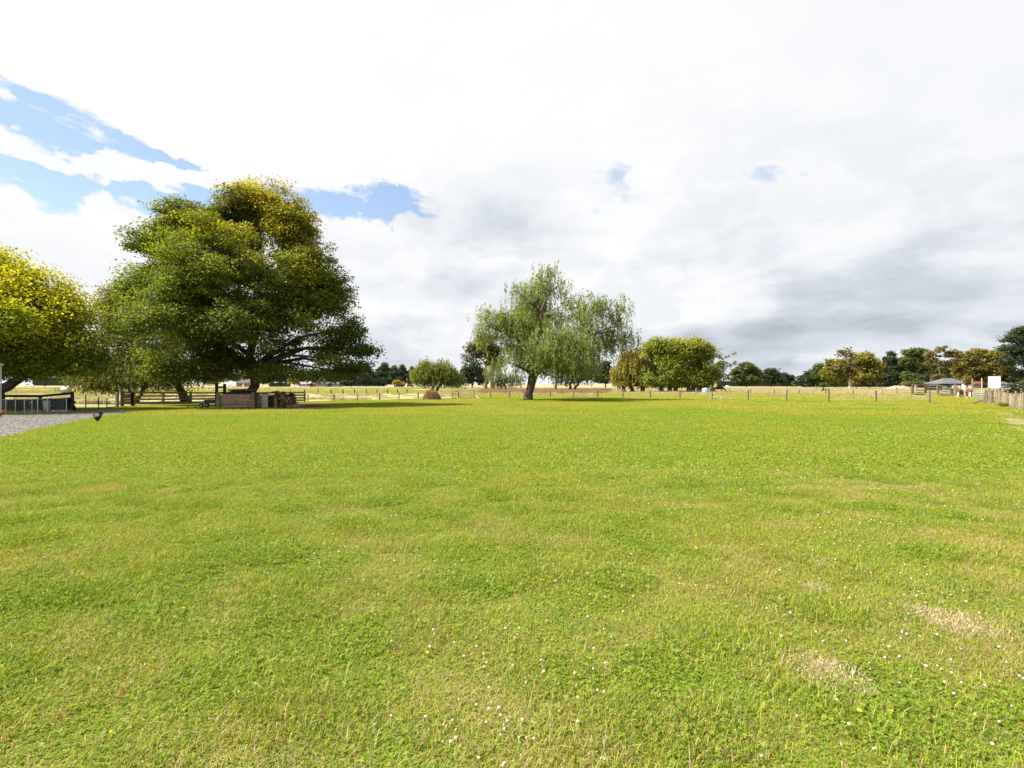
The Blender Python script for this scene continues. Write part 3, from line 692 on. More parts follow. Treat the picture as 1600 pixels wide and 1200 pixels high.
    for (sx, sy, top) in stems:
        b0 = G(sx, py) if len(stems) > 1 else B
        if top is None:
            cx = sum(e[0][0] * e[1][2] for e in ells) / sum(e[1][2] for e in ells); top_p = Vector(((b0.x + cx) / 2, Z, z0 + (z1 - z0) * .80))
        else: top_p = atZ(top[0], top[1], Z) if not isinstance(top, list) else None
        pts, rads = [], []; nn = 9 if top_p is not None else 14
        if top_p is None:
            way = [b0] + [atZ(a_, b_, Z) for a_, b_ in top]
        for i in range(nn + 1):
            t = i / nn
            if top_p is not None: p = b0.lerp(top_p, t)
            else:
                q_ = t * (len(way) - 1); j_ = min(int(q_), len(way) - 2); p = way[j_].lerp(way[j_ + 1], q_ - j_)
            wob = min(t * 3, 1) * trunk * .8
            p = p + Vector((rnd.uniform(-1, 1) * wob, rnd.uniform(-1, 1) * wob, 0)); pts.append(p)
            rads.append(max(trunk * (1 - t) ** .8, trunk * .07) * (1.55 if i == 0 else (1.08 if i == 1 else 1)))
        pts.insert(1, pts[0].lerp(pts[1], .3)); rads.insert(1, trunk * 1.2)
        pts[0] = b0 - Vector((0, 0, .05))
        tubes.tube(pts, rads, 9); axis_pts += [(p, rr) for p, rr in zip(pts[2:], rads[2:])]
    tk = tubes.build(trunk_name, bark, root, smooth=True)
    if limbs:
        lm = MB(); nodes = []; zlow = max(1.2, .14 * z1); axis_hi = [q for q in axis_pts if q[0].z > zlow] or axis_pts[-3:]
        for (c, rad) in ells:
            c = Vector(c)
            cand = [q for q in axis_hi if q[0].z < c.z + .2 * rad[2]] or axis_hi[:2]
            a, ra = min(cand, key=lambda q: (q[0] - c).length + 0.8 * abs(q[0].z - (c.z - .45 * (c - q[0]).length)))
            m_ = a.lerp(c, .5) + Vector((rnd.uniform(-.5, .5), rnd.uniform(-.5, .5), .12 * (c - a).length)) * min(1, trunk * 2)
            e = c + Vector((rnd.uniform(-.3, .3) * rad[0], rnd.uniform(-.3, .3) * rad[1], rnd.uniform(0, .4) * rad[2]))
            q = [a, a.lerp(m_, .5), m_, m_.lerp(e, .5), e]; r0 = min(ra * .75, trunk * .5)
            lm.tube(q, [r0, r0 * .8, r0 * .6, r0 * .42, r0 * .2], 6); nodes += [(p_, r0 * .35) for p_ in q[1:]]
        for i in range(nC):
            if r.uniform() > twig: continue
            c = Vector(cl[i]); a, ra = min(nodes + axis_pts[2:], key=lambda q: (q[0] - c).length_squared)
            if (a - c).length > 6 * clump + 2: continue
            m_ = a.lerp(c, .55) + Vector((rnd.uniform(-1, 1), rnd.uniform(-1, 1), .6)) * .12 * (c - a).length
            t0 = max(min(ra * .5, .05 * trunk / .3), .012); lm.tube([a, m_, c], [t0, t0 * .65, t0 * .3], 4, cap=False)
        lb = lm.build('limbs', bark, tk, smooth=True); lb['kind'] = 'stuff'
    return root

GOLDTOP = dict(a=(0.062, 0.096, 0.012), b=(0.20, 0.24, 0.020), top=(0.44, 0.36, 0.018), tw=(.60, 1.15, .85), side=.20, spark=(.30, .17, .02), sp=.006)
big_blobs = [(360, 335, 41, 30), (330, 365, 51, 44), (420, 365, 51, 44), (405, 318, 53, 38), (300, 345, 57, 34), (455, 352, 39, 46), (245, 385, 37, 34), (350, 410, 96, 66), (470, 425, 57, 56), (285, 455, 79, 56), (512, 462, 37, 46), (400, 495, 106, 64),
             (540, 515, 27, 28), (475, 548, 69, 30), (310, 530, 81, 44), (370, 565, 61, 20), (556, 548, 21, 12), (445, 405, 55, 60), (440, 470, 60, 40), (380, 430, 81, 74, -3.5), (330, 500, 81, 54, -4), (440, 510, 71, 44, -4), (350, 350, 61, 44, 2), (225, 440, 31, 34), (450, 578, 51, 12), (330, 583, 51, 12), (520, 565, 37, 12, -2), (575, 548, 14, 12), (515, 583, 46, 14), (470, 584, 50, 12, -2), (440, 440, 60, 44, -2), (545, 575, 30, 14), (260, 580, 31, 14)]
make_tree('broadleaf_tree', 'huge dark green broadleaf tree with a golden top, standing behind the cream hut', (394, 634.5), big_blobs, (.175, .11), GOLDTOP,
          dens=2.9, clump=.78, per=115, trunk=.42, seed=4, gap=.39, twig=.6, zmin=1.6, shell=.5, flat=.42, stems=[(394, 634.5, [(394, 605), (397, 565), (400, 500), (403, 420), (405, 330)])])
make_tree('broadleaf_tree', 'dull olive broadleaf tree filling the gap between the golden tree and the huge tree', (291, 630),
          [(210, 478, 44, 34), (180, 520, 36, 42), (240, 520, 52, 50), (285, 560, 55, 36), (215, 565, 50, 26), (255, 480, 40, 36), (175, 470, 20, 26), (330, 575, 34, 20)],
          (.17, .10), dict(a=(0.085, 0.10, 0.022), b=(0.23, 0.23, 0.055), top=(0.30, 0.27, 0.08), tw=(.55, 1.1, .6), spark=(.25, .2, .05), sp=.03), dens=2.1, clump=.75, per=100, trunk=.36, seed=9, gap=.39, twig=.5, zmin=1.6,
          stems=[(291, 630, (245, 500))])
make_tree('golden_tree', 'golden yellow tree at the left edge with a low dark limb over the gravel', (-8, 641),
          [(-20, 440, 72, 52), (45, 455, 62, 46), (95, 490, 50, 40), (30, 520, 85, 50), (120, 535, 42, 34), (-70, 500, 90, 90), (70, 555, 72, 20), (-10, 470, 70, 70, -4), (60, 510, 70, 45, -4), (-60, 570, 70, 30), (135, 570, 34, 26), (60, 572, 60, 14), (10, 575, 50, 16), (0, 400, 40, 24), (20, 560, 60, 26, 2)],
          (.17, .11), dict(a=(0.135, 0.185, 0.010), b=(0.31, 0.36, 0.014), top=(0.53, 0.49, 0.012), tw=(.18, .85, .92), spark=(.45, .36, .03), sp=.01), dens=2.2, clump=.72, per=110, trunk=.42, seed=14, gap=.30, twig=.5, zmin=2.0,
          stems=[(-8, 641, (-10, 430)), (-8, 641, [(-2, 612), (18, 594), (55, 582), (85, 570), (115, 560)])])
make_tree('weeping_willow', 'weeping willow with long hanging strands and a forked trunk behind the farm gate', (212, 631),
          [(150, 572, 38, 22), (215, 566, 48, 24), (275, 574, 44, 22), (185, 586, 42, 16), (300, 580, 28, 18), (245, 584, 42, 16), (132, 588, 22, 13), (160, 594, 26, 10)],
          (.28, .06), dict(a=(0.085, 0.105, 0.022), b=(0.19, 0.185, 0.05), spark=(.28, .24, .07), sp=.08), dens=2.0, clump=.6, per=70, droop=1.5, trunk=.2, seed=21, gap=.3, twig=.3, zmin=1.0,
          stems=[(211, 631, (199, 588)), (213, 631, (232, 588))])
WILLOW = dict(a=(0.125, 0.165, 0.026), b=(0.28, 0.34, 0.085), spark=(.27, .28, .11), sp=.08)
make_tree('willow_tree', 'tall solitary willow with airy drooping pale green crown in the middle of the lawn', (825, 625.5),
          [(862, 424, 22, 12), (848, 440, 30, 16, 2), (890, 440, 24, 16), (838, 466, 24, 18, 3), (800, 458, 32, 18), (772, 495, 30, 22), (768, 516, 18, 16), (915, 470, 34, 18), (945, 478, 26, 16), (968, 505, 20, 12), (806, 505, 34, 24), (890, 498, 40, 26, -2),
           (930, 528, 36, 18), (800, 545, 34, 22), (785, 565, 24, 16), (860, 555, 46, 22), (912, 560, 30, 18), (880, 540, 50, 30, -4), (830, 560, 36, 20, -3.5), (855, 500, 60, 40, 4), (982, 496, 14, 12), (972, 522, 16, 14), (962, 474, 20, 12), (985, 515, 10, 12), (778, 540, 20, 14)],
          (.25, .072), WILLOW, dens=2.3, clump=.74, per=88, droop=1.7, trunk=.44, seed=37, gap=.415, twig=.7, zmin=1.5, shell=.33,
          stems=[(825, 625.5, [(827, 603), (833, 575), (836, 540), (846, 500), (856, 460), (862, 430)]), (825, 625.5, [(828, 603), (842, 575), (868, 552), (900, 534), (935, 520), (962, 508)])])
make_tree('small_willow', 'small weeping willow in the paddock behind the hay heap', (678, 612), [(672, 570, 20, 10), (690, 570, 16, 10), (658, 582, 14, 10), (700, 582, 14, 9), (678, 582, 26, 12), (712, 590, 10, 8)],
          (.34, .16), dict(a=(0.11, 0.14, 0.022), b=(0.25, 0.27, 0.05)), dens=4.5, clump=.8, per=44, droop=2.6, trunk=.3, seed=41, gap=.3, zmin=.9, stems=[(676, 612, None), (682, 612, (700, 575))])
make_tree('gum_tree', 'tall bare stemmed gum tree with olive brown crown left of the solitary willow', (758, 610.5), [(765, 532, 20, 9), (745, 545, 18, 10), (735, 556, 12, 9), (760, 550, 18, 10), (772, 545, 14, 12), (772, 565, 14, 14)],
          (.5, .22), dict(a=(0.065, 0.07, 0.025), b=(0.15, 0.125, 0.05)), dens=3.4, clump=1.0, per=34, trunk=.55, seed=43, gap=.36, zmin=3, bark=BARK_RED, stems=[(758, 610.5, (764, 535)), (768, 610.5, (772, 550))], twig=.4)
make_tree('pale_shrub_tree', 'small pale green willow shrub between the gum stems and the solitary willow', (790, 611), [(772, 578, 12, 12), (790, 590, 14, 10), (808, 590, 12, 10), (780, 595, 12, 9)],
          (.4, .14), dict(a=(0.12, 0.145, 0.045), b=(0.2, 0.21, 0.08)), dens=2.4, clump=.9, per=34, droop=1.6, trunk=.22, seed=44, zmin=.8)
# willows seen behind the big willow's curtain
make_tree('willow_tree', 'reddish stemmed willow half hidden behind the solitary willow on its right', (886, 611.5), [(880, 575, 22, 14), (905, 575, 22, 16), (925, 580, 16, 12), (895, 590, 24, 10)],
          (.45, .17), dict(a=(0.055, 0.085, 0.02), b=(0.1, 0.13, 0.035)), dens=2.2, clump=1.0, per=36, droop=2.4, trunk=.4, seed=45, zmin=1.6, bark=BARK_RED, stems=[(868, 611.5, (872, 580)), (890, 611.5, (895, 580)), (896, 611.5, (915, 580))])
make_tree('willow_tree', 'brownish gold willow at the left end of the dense clump of willows', (990, 612.6), [(985, 556, 20, 12), (1008, 548, 18, 12), (968, 578, 14, 12), (990, 572, 26, 14), (1012, 575, 20, 16), (975, 590, 18, 11), (1004, 594, 22, 10), (985, 597, 22, 8)],
          (.42, .15), dict(a=(0.16, 0.15, 0.026), b=(0.38, 0.33, 0.065), spark=(.3, .2, .06), sp=.05), dens=2.7, clump=.85, per=56, droop=2.2, trunk=.42, seed=46, gap=.28, zmin=1.5, stems=[(988, 612.6, (985, 570)), (1004, 612.6, (1010, 565)), (975, 612.6, (970, 585))], group='willows of the dense clump')
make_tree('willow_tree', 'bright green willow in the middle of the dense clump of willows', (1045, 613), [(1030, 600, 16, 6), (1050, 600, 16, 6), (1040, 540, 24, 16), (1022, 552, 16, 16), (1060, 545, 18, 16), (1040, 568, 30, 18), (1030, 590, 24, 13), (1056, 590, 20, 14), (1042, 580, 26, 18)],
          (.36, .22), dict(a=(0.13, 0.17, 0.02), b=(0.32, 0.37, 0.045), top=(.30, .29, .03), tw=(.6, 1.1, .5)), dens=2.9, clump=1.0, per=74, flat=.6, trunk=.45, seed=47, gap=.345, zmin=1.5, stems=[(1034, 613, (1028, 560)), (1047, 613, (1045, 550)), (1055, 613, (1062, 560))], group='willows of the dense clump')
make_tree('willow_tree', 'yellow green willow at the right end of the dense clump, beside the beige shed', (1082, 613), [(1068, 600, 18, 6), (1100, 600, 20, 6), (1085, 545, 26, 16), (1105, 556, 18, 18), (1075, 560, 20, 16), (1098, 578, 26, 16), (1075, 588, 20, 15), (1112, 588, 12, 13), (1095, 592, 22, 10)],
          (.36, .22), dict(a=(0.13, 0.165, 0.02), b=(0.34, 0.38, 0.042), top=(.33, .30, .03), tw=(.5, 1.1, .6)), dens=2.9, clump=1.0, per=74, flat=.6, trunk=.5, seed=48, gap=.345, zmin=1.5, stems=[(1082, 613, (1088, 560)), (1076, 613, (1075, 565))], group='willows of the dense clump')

# ---- far trees: each with its own crown and stem
DARKP = dict(a=(0.034, 0.054, 0.026), b=(0.085, 0.115, 0.052)); MIDG = dict(a=(0.06, 0.09, 0.022), b=(0.15, 0.18, 0.048)); YGR = dict(a=(0.10, 0.12, 0.015), b=(0.27, 0.25, 0.03), top=(.32, .27, .03), tw=(.55, 1.0, .6))  # DARKP leaf colours are lightened to stand in for distance haze
ORNG = dict(a=(0.11, 0.115, 0.028), b=(0.28, 0.235, 0.06)); BLUEG = dict(a=(0.036, 0.058, 0.036), b=(0.08, 0.11, 0.062)); OLIV = dict(a=(0.10, 0.09, 0.028), b=(0.22, 0.165, 0.055))  # BLUEG is lightened in its colour too, in place of haze
def far(name, label, base, blobs, pal, seed, group=None, leaf=(.85, .5), clump=1.15, per=28, **kw):
    a = dict(dens=2.4, trunk=.32, gap=.27, zmin=.8, twig=.12, seed=seed, depth=.8); a.update(kw)
    return make_tree(name, label, base, blobs, leaf, pal, group=group, clump=clump, per=per, **a)
PINE = [(505, 583, 13, 8, 'dark pine showing just under the right edge of the huge tree'), (528, 580, 12, 9, 'dark pine second from the left in the far belt'), (549, 584, 12, 8, 'lowest dark pine of the far belt, above the long roofed house'),
        (572, 580, 12, 13, 'dark pine with a domed top rising above the far hedge'), (600, 575, 11, 9, 'tallest pointed pine of the far belt, left of centre'), (592, 588, 10, 10, 'short pine in front of the tallest pointed pine'), (616, 580, 10, 9, 'narrow pine right of the tallest pointed pine'),
        (629, 578, 9, 9, 'slim dark pine close left of the small willow'), (644, 581, 8, 9, 'dark pine half hidden by the left side of the small willow')]
for i, (cx, cy, rx, ry, lb) in enumerate(PINE):
    far('pine_tree', lb, (cx, 604.2), [(cx, cy, rx * .55, ry), (cx - rx * .5, cy + 7, rx * .8, ry * .8), (cx + rx * .6, cy + 8, rx * .8, ry * .8), (cx - rx * .2, 594, rx * 1.2, 8)], BLUEG, 60 + i, 'dark pines of the far belt', up=.4)
far('dark_tree', 'dark round tree behind the gum stems and left of the big willow', (738, 606.2), [(738, 578, 16, 16), (728, 590, 14, 12), (750, 588, 14, 14)], DARKP, 71)
far('dark_tree', 'dark narrow tree in the gap between the big willow and the brownish willow', (946, 606), [(946, 575, 10, 12), (952, 588, 12, 12), (940, 592, 10, 9)], DARKP, 72)
far('poplar_tree', 'thin airy poplar rising behind the right end of the dense willow clump', (1130, 604.8), [(1134, 556, 12, 9), (1140, 568, 10, 7), (1124, 572, 10, 9), (1130, 588, 10, 9)], MIDG, 73, dens=.9, gap=.42)
far('broadleaf_tree', 'mid green bushy tree right of the thin poplar', (1166, 604.6), [(1166, 574, 14, 9), (1154, 582, 12, 9), (1178, 582, 12, 9), (1165, 592, 24, 9)], MIDG, 74)
far('broadleaf_tree', 'dark green round tree behind the pale glasshouse', (1205, 604.4), [(1204, 583, 12, 9), (1196, 590, 14, 9), (1212, 593, 14, 8)], DARKP, 75)
far('broadleaf_tree', 'low dark tree at the right end of the gap in the trees', (1230, 604.2), [(1224, 589, 9, 7), (1233, 592, 9, 7), (1228, 597, 14, 5)], BLUEG, 76)
far('broadleaf_tree', 'low dark tree at the left end of the right wood', (1258, 605), [(1258, 594, 13, 8), (1268, 588, 12, 9), (1252, 599, 12, 5)], DARKP, 77)
far('broadleaf_tree', 'mid green rounded tree leaning against the yellow green tree', (1284, 605), [(1284, 580, 14, 12), (1276, 590, 16, 10), (1290, 592, 14, 10)], MIDG, 78)
far('yellow_green_tree', 'yellow green tree left of the pale gum stem', (1305, 606), [(1303, 570, 12, 9), (1298, 583, 14, 12), (1310, 590, 12, 10), (1312, 575, 12, 12)], YGR, 79)
far('gum_tree', 'gum tree with pale leaning stem between two yellow green trees', (1327, 607.4), [(1322, 553, 14, 7), (1332, 560, 14, 9), (1318, 572, 12, 12), (1330, 580, 10, 12)], OLIV, 80, bark=BARK_PALE, trunk=.35, dens=.8, gap=.42, stems=[(1326, 607.4, (1330, 560))], zmin=3.5)
far('yellow_green_tree', 'bright yellow green tree right of the pale gum stem', (1358, 606), [(1350, 561, 14, 11), (1365, 570, 12, 13), (1355, 583, 18, 14), (1370, 584, 8, 10)], YGR, 81)
far('golden_shrub', 'small golden shrub at the foot of the bright yellow green tree', (1338, 607), [(1338, 590, 6, 8), (1335, 599, 5, 5)], dict(a=(.2, .16, .03), b=(.36, .27, .05)), 82, trunk=.15, leaf=(.5, .3), clump=.8, cat='shrub')
far('pine_tree', 'dark pointed pine with ragged tiers right of the bright yellow green tree', (1390, 605), [(1393, 553, 5, 6), (1391, 562, 11, 6), (1388, 573, 16, 7), (1390, 586, 20, 9), (1388, 597, 18, 6)], DARKP, 83, up=.4)
far('pine_tree', 'dark pine filling in below the pointed one', (1404, 605), [(1404, 570, 9, 10), (1406, 584, 12, 12), (1403, 596, 14, 8)], DARKP, 84, up=.4)
far('broadleaf_tree', 'tall green broadleaf tree with sky gaps beside the white stemmed tree', (1430, 605.4), [(1426, 551, 14, 8), (1440, 553, 12, 9), (1420, 565, 14, 9), (1434, 572, 16, 12), (1424, 588, 14, 10), (1440, 592, 12, 9)], MIDG, 85)
far('spreading_tree', 'flat topped olive and rust tree on a white stem behind the stock yard', (1468, 606.2), [(1476, 546, 20, 6), (1458, 554, 14, 6), (1490, 554, 14, 7), (1465, 566, 16, 7), (1484, 570, 14, 7)], OLIV, 86, bark=BARK_PALE, trunk=.32, zmin=4, dens=1.0, gap=.38, stems=[(1468, 606.2, (1468, 552))])
far('dark_tree', 'dark low tree under the flat topped tree', (1448, 605.6), [(1448, 592, 14, 9), (1458, 596, 12, 7)], DARKP, 87)
far('rusty_tree', 'orange brown autumn tree behind the pavilion roof', (1512, 606), [(1512, 558, 16, 11), (1500, 570, 14, 12), (1522, 572, 16, 14), (1508, 586, 18, 10)], ORNG, 88)
far('rusty_tree', 'golden orange autumn tree above the white board', (1543, 606), [(1540, 555, 18, 10), (1555, 560, 14, 12), (1535, 572, 14, 12), (1552, 580, 16, 12), (1540, 592, 16, 8)], dict(a=(0.12, 0.10, 0.02), b=(0.36, 0.31, 0.055)), 89)
far('dark_tree', 'dark trees edge behind the flowering bush', (1572, 606), [(1575, 590, 18, 12), (1562, 596, 12, 8)], DARKP, 90)
for i, (cx, cy, rx, ry, lb, pl) in enumerate(((1274, 590, 16, 12, 'dark tree behind the rounded green tree at the left of the right wood', DARKP), (1340, 574, 16, 18, 'dark green tree behind the pale gum stem', DARKP), (1378, 582, 14, 18, 'dark green tree in the gap left of the pointed pine', DARKP),
        (1414, 578, 14, 20, 'green tree between the dark pine and the tall green broadleaf', MIDG), (1450, 574, 14, 18, 'green tree left of the white stemmed tree', MIDG), (1482, 584, 18, 14, 'dark tree directly behind the pavilion roof', DARKP),
        (1526, 566, 14, 22, 'olive tree between the two orange autumn trees', OLIV), (1562, 568, 14, 24, 'green tree between the golden orange tree and the macrocarpa', MIDG))):
    far('background_tree', lb, (cx, 604.6), [(cx, cy, rx, ry), (cx - rx * .5, cy + ry * .6, rx, ry * .7), (cx + rx * .5, cy + ry * .55, rx, ry * .7)], pl, 120 + i, 'trees at the back of the right wood')
far('macrocarpa_tree', 'massive dark macrocarpa at the right edge rising above all the trees near it', (1604, 608.5), [(1592, 518, 14, 7), (1582, 530, 16, 7), (1605, 525, 22, 14), (1578, 546, 18, 8), (1608, 548, 30, 14), (1590, 563, 26, 9), (1620, 580, 30, 18), (1630, 530, 26, 24)],
    dict(a=(0.02, 0.036, 0.015), b=(0.05, 0.08, 0.03)), 91, trunk=.7, leaf=(.5, .26), clump=1.0, per=30, zmin=4, up=.5)
# left distance
far('broadleaf_tree', 'small mid green tree seen under the huge tree, right of its trunk', (440, 603.6), [(432, 590, 14, 7), (446, 592, 12, 6)], MIDG, 92)
far('yellow_bush', 'pale yellow bush beside the clipped hedge, right of the trunk', (460, 605), [(458, 596, 8, 5), (463, 597, 6, 4)], dict(a=(.16, .15, .04), b=(.3, .27, .08)), 93, trunk=.12, leaf=(.5, .3), clump=.8, cat='shrub')
far('yellow_bush', 'yellow green bush right against the huge trunk', (410, 605), [(408, 596, 7, 4), (414, 597, 5, 4)], dict(a=(.14, .15, .03), b=(.28, .26, .06)), 94, trunk=.12, leaf=(.5, .3), clump=.8, cat='shrub')
far('yellow_bush', 'pale lime bush behind the tall yard posts under the huge tree', (338, 606), [(330, 595, 12, 8), (345, 590, 12, 8), (320, 588, 8, 10)], dict(a=(.15, .16, .03), b=(.3, .28, .07)), 95, trunk=.15, leaf=(.5, .3), clump=.9, cat='shrub')
far('gorse_bush', 'bright yellow gorse bush in the far paddock left of the small willow', (622, 605.5), [(620, 598, 6, 4), (625, 599, 5, 3)], dict(a=(.25, .19, .02), b=(.45, .34, .03)), 96, trunk=.1, leaf=(.45, .3), clump=.7, cat='shrub', limbs=False)
far('dark_tree', 'dark tree seen through the gap under the golden tree', (70, 603.8), [(60, 582, 26, 9), (90, 578, 22, 10), (108, 585, 14, 9)], MIDG, 97)
far('broadleaf_tree', 'low mid green tree far behind the house roofs', (395, 603.4), [(380, 590, 16, 8), (412, 588, 16, 9), (350, 588, 14, 8)], MIDG, 98)
far('broadleaf_tree', 'low dark tree behind the long roofed house', (480, 603.2), [(470, 590, 14, 8), (492, 586, 14, 9)], DARKP, 99)
far('flowering_bush', 'dark bush flecked with cream flowers behind the batten fence', (1592, 621), [(1588, 606, 10, 7), (1600, 603, 12, 10), (1580, 611, 8, 5)], dict(a=(.03, .045, .02), b=(.06, .075, .03), spark=(.62, .58, .45), sp=.10), 100, trunk=.1, leaf=(.16, .11), clump=.4, per=36, zmin=.3, cat='shrub')
far('topiary_shrub', 'small round green shrub above a dark timber frame in the dry paddock', (1287, 611.5), [(1287, 602, 4.5, 3.8)], dict(a=(.05, .08, .02), b=(.1, .13, .03)), 101, trunk=.16, leaf=(.35, .22), clump=.5, limbs=False, cat='shrub')
far('yellow_bush', 'low yellow green bush left of the stock yard', (1417, 606.3), [(1416, 599, 6.5, 4)], dict(a=(.16, .15, .03), b=(.28, .25, .05)), 102, trunk=.12, leaf=(.5, .3), clump=.8, limbs=False, cat='shrub')
far('cabbage_shrub', 'small pale topped shrub behind the left yard rails', (1431, 606.3), [(1431, 597, 4, 3.5)], dict(a=(.10, .12, .04), b=(.2, .2, .07)), 103, trunk=.12, leaf=(.5, .3), clump=.7, limbs=False, cat='shrub')
far('cabbage_shrub', 'second small pale topped shrub, behind the middle of the yard rails', (1442, 606.3), [(1442, 599, 3, 3)], dict(a=(.10, .12, .04), b=(.2, .2, .07)), 104, trunk=.12, leaf=(.5, .3), clump=.7, limbs=False, cat='shrub')
far('olive_shrub', 'broad olive shrub at the foot of the white stemmed tree', (1468, 606.8), [(1464, 592, 8, 7), (1472, 597, 9, 5)], OLIV, 105, trunk=.15, clump=.9, cat='shrub')
far('garden_shrub', 'loose yellowish shrub hanging by the right end of the pavilion roof', (1512, 612), [(1511, 592, 5, 4), (1514, 598, 4, 4)], dict(a=(.12, .12, .03), b=(.24, .2, .05)), 106, trunk=.1, leaf=(.3, .18), clump=.5, cat='shrub')
far('rank_weed', 'clump of yellow weeds at the foot of the batten fence', (1568, 636), [(1566, 632, 4, 3), (1572, 633, 4, 2.6)], dict(a=(.16, .16, .03), b=(.26, .23, .06)), 107, trunk=.01, leaf=(.16, .04), clump=.2, per=40, zmin=.03, limbs=False, cat='weeds', trunk_name='stem')

def hedge(label, x0, x1, yt, yb, pal, seed, dep=2.0, name='clipped_hedge'):
    r = np.random.default_rng(seed); B = G((x0 + x1) / 2, yb); Z = B.y; s = unit(Z); w = (x1 - x0) * s; h = (yb - yt) * s
    root = thing(name, label, 'hedge', B)
    n_ = int(w * h * 20 + w * dep * 14 + 200); f = r.uniform(0, 1, n_)
    P = np.stack([r.uniform(-w / 2, w / 2, n_), np.where(f < .6, -dep / 2 + np.abs(r.normal(0, .12, n_)), r.uniform(-dep / 2, dep / 2, n_)), np.where(f < .6, r.uniform(0.05, h, n_), h - np.abs(r.normal(0, .15, n_)))], 1)
    P[:, 2] += (fbm(P[:, 0] / 3, P[:, 1], seed) - .5) * h * .14 * (P[:, 2] / h)
    N = nrm(np.where((f < .6)[:, None], np.array([0, -1, .4]), np.array([0, 0, 1.0])) + r.normal(size=(n_, 3)) * .5); A = r.normal(size=(n_, 3)); A -= N * (A * N).sum(1, keepdims=True)
    a, b = np.array(pal['a']), np.array(pal['b']); C = (a + (b - a) * r.uniform(0, 1, (n_, 1))) * r.uniform(.75, 1.25, (n_, 1))
    V = leaf_quads(P, A, N, np.full(n_, .55), np.full(n_, .35)); link('foliage', quads_mesh('foliage', V, np.repeat(C, 4, 0), LEAF), root)
    mb = MB(); mb.box((B.x, B.y, h * .44), (w * .96, dep * .8, h * .88)); mb.build('inner_twigs', BARK, root)
    return root
hedge('tall dark shelter hedge seen through the gap under the golden tree', 52, 122, 588, 602.6, DARKP, 201, 4)
hedge('low clipped hedge beyond the paddock, right of the huge trunk', 421, 454, 598.3, 604.3, dict(a=(.035, .055, .02), b=(.07, .09, .03)), 202)
hedge('long dark hedge below the far pines', 505, 602, 591, 603.6, DARKP, 203, 4)
hedge('long dark hedge behind the dry paddock left of the right wood', 1118, 1248, 595.5, 603.8, BLUEG, 204, 4)
hedge('dark undergrowth hedge along the foot of the right wood', 1250, 1452, 594, 604.6, DARKP, 205, 4)
hedge('tall dark undergrowth hedge behind the pavilion and the red roof', 1452, 1610, 586, 605.2, dict(a=(.022, .034, .014), b=(.06, .07, .025)), 208, 4)
hedge('low dark bushes growing against the poultry pen mesh', 55, 112, 626, 640.5, dict(a=(.022, .036, .014), b=(.05, .07, .022)), 206, .7, name='shade_bushes')
hedge('scruffy dark weeds behind the left end of the poultry pen', 2, 40, 628, 642, dict(a=(.022, .036, .014), b=(.05, .07, .022)), 207, .7, name='shade_bushes')
# ------------------------------------------------------------------ shared small meshes
def cyl(name, r, h, m, n=8, taper=1.0, lean=0.0):
    mb = MB(); mb.tube([(0, 0, -.08), (lean * .5, 0, h * .5), (lean, 0, h)], [r, r * (1 + taper) / 2, r * taper], n); return mb.mesh(name, m)
def boxm(name, size, m, centre=(0, 0, 0)):
    return MB().box(centre, size).mesh(name, m)
def beamo(name, a, b, w, h, m, parent):
    return MB().beam(a, b, w, h).build(name, m, parent)

def px_height(yt, yb): return (yb - yt) / (yb - YH) * H

# ------------------------------------------------------------------ post and wire fences
def wire_fence(name, label, posts, m, rad=.065, wires=4, extra=None, seed=0, square=False, wire_h=None, sag=.01):
    rnd = random.Random(seed)
    pos = [G(p[0], p[2]) for p in posts]; hs = [px_height(p[1], p[2]) for p in posts]
    root = thing(name, label, 'fence', pos[0])
    for p, h in zip(pos, hs):
        r_ = rad * rnd.uniform(.85, 1.2)
        mb = MB()
        ln = rnd.uniform(-.03, .03)
        if square: mb.beam((p.x, p.y, -.05), (p.x + ln, p.y, h), r_ * 1.8, r_ * 1.8)
        else: mb.tube([(p.x, p.y, -.05), (p.x + ln * .5, p.y, h * .5), (p.x + ln, p.y, h - .02), (p.x + ln, p.y, h)], [r_, r_ * .97, r_ * .92, r_ * .7], 8)
        mb.build('post', m, root)
    for k in range(wires):
        for i in range(len(pos) - 1):
            f = (k + 1) / wires * .94
            a = pos[i] + Vector((0, -rad, hs[i] * f)); b = pos[i + 1] + Vector((0, -rad, hs[i + 1] * f)); mid = (a + b) / 2 - Vector((0, 0, sag))
            MB().tube([a, mid, b], .0035, 3, cap=False).build('wire', STEEL, root)
    return root
FRONT = [(481, 616, 627.2), (521.7, 615.4, 626.8), (558.7, 614.5, 626.0), (593, 614, 625.2), (623.6, 612.8, 624.3), (653.3, 613, 623.5), (680, 613, 622.9), (706, 613, 622.4)]
wire_fence('paddock_fence', 'post and wire fence on the left back edge of the lawn, ending at the gate', FRONT, WOOD_BROWN, seed=1)
FR2 = [(740.5, 611, 622), (767, 611.4, 622), (796, 611, 621.8), (828, 611, 621.5), (860, 611, 621.4), (896.5, 610.8, 621.4), (934, 610, 621.6), (973, 609.9, 621.8), (1016, 609.8, 622.6), (1062.5, 609, 623.4),
       (1113, 609.2, 624.2), (1169, 609, 625.4), (1229, 608.2, 626.7), (1295, 609.3, 627.8), (1369, 609.5, 628.8), (1453, 609.5, 629.8), (1541, 609.5, 630.5)]
wire_fence('paddock_fence', 'long post and wire fence across the back of the lawn behind the big willow', FR2, WOOD_GREY, seed=2, rad=.075)
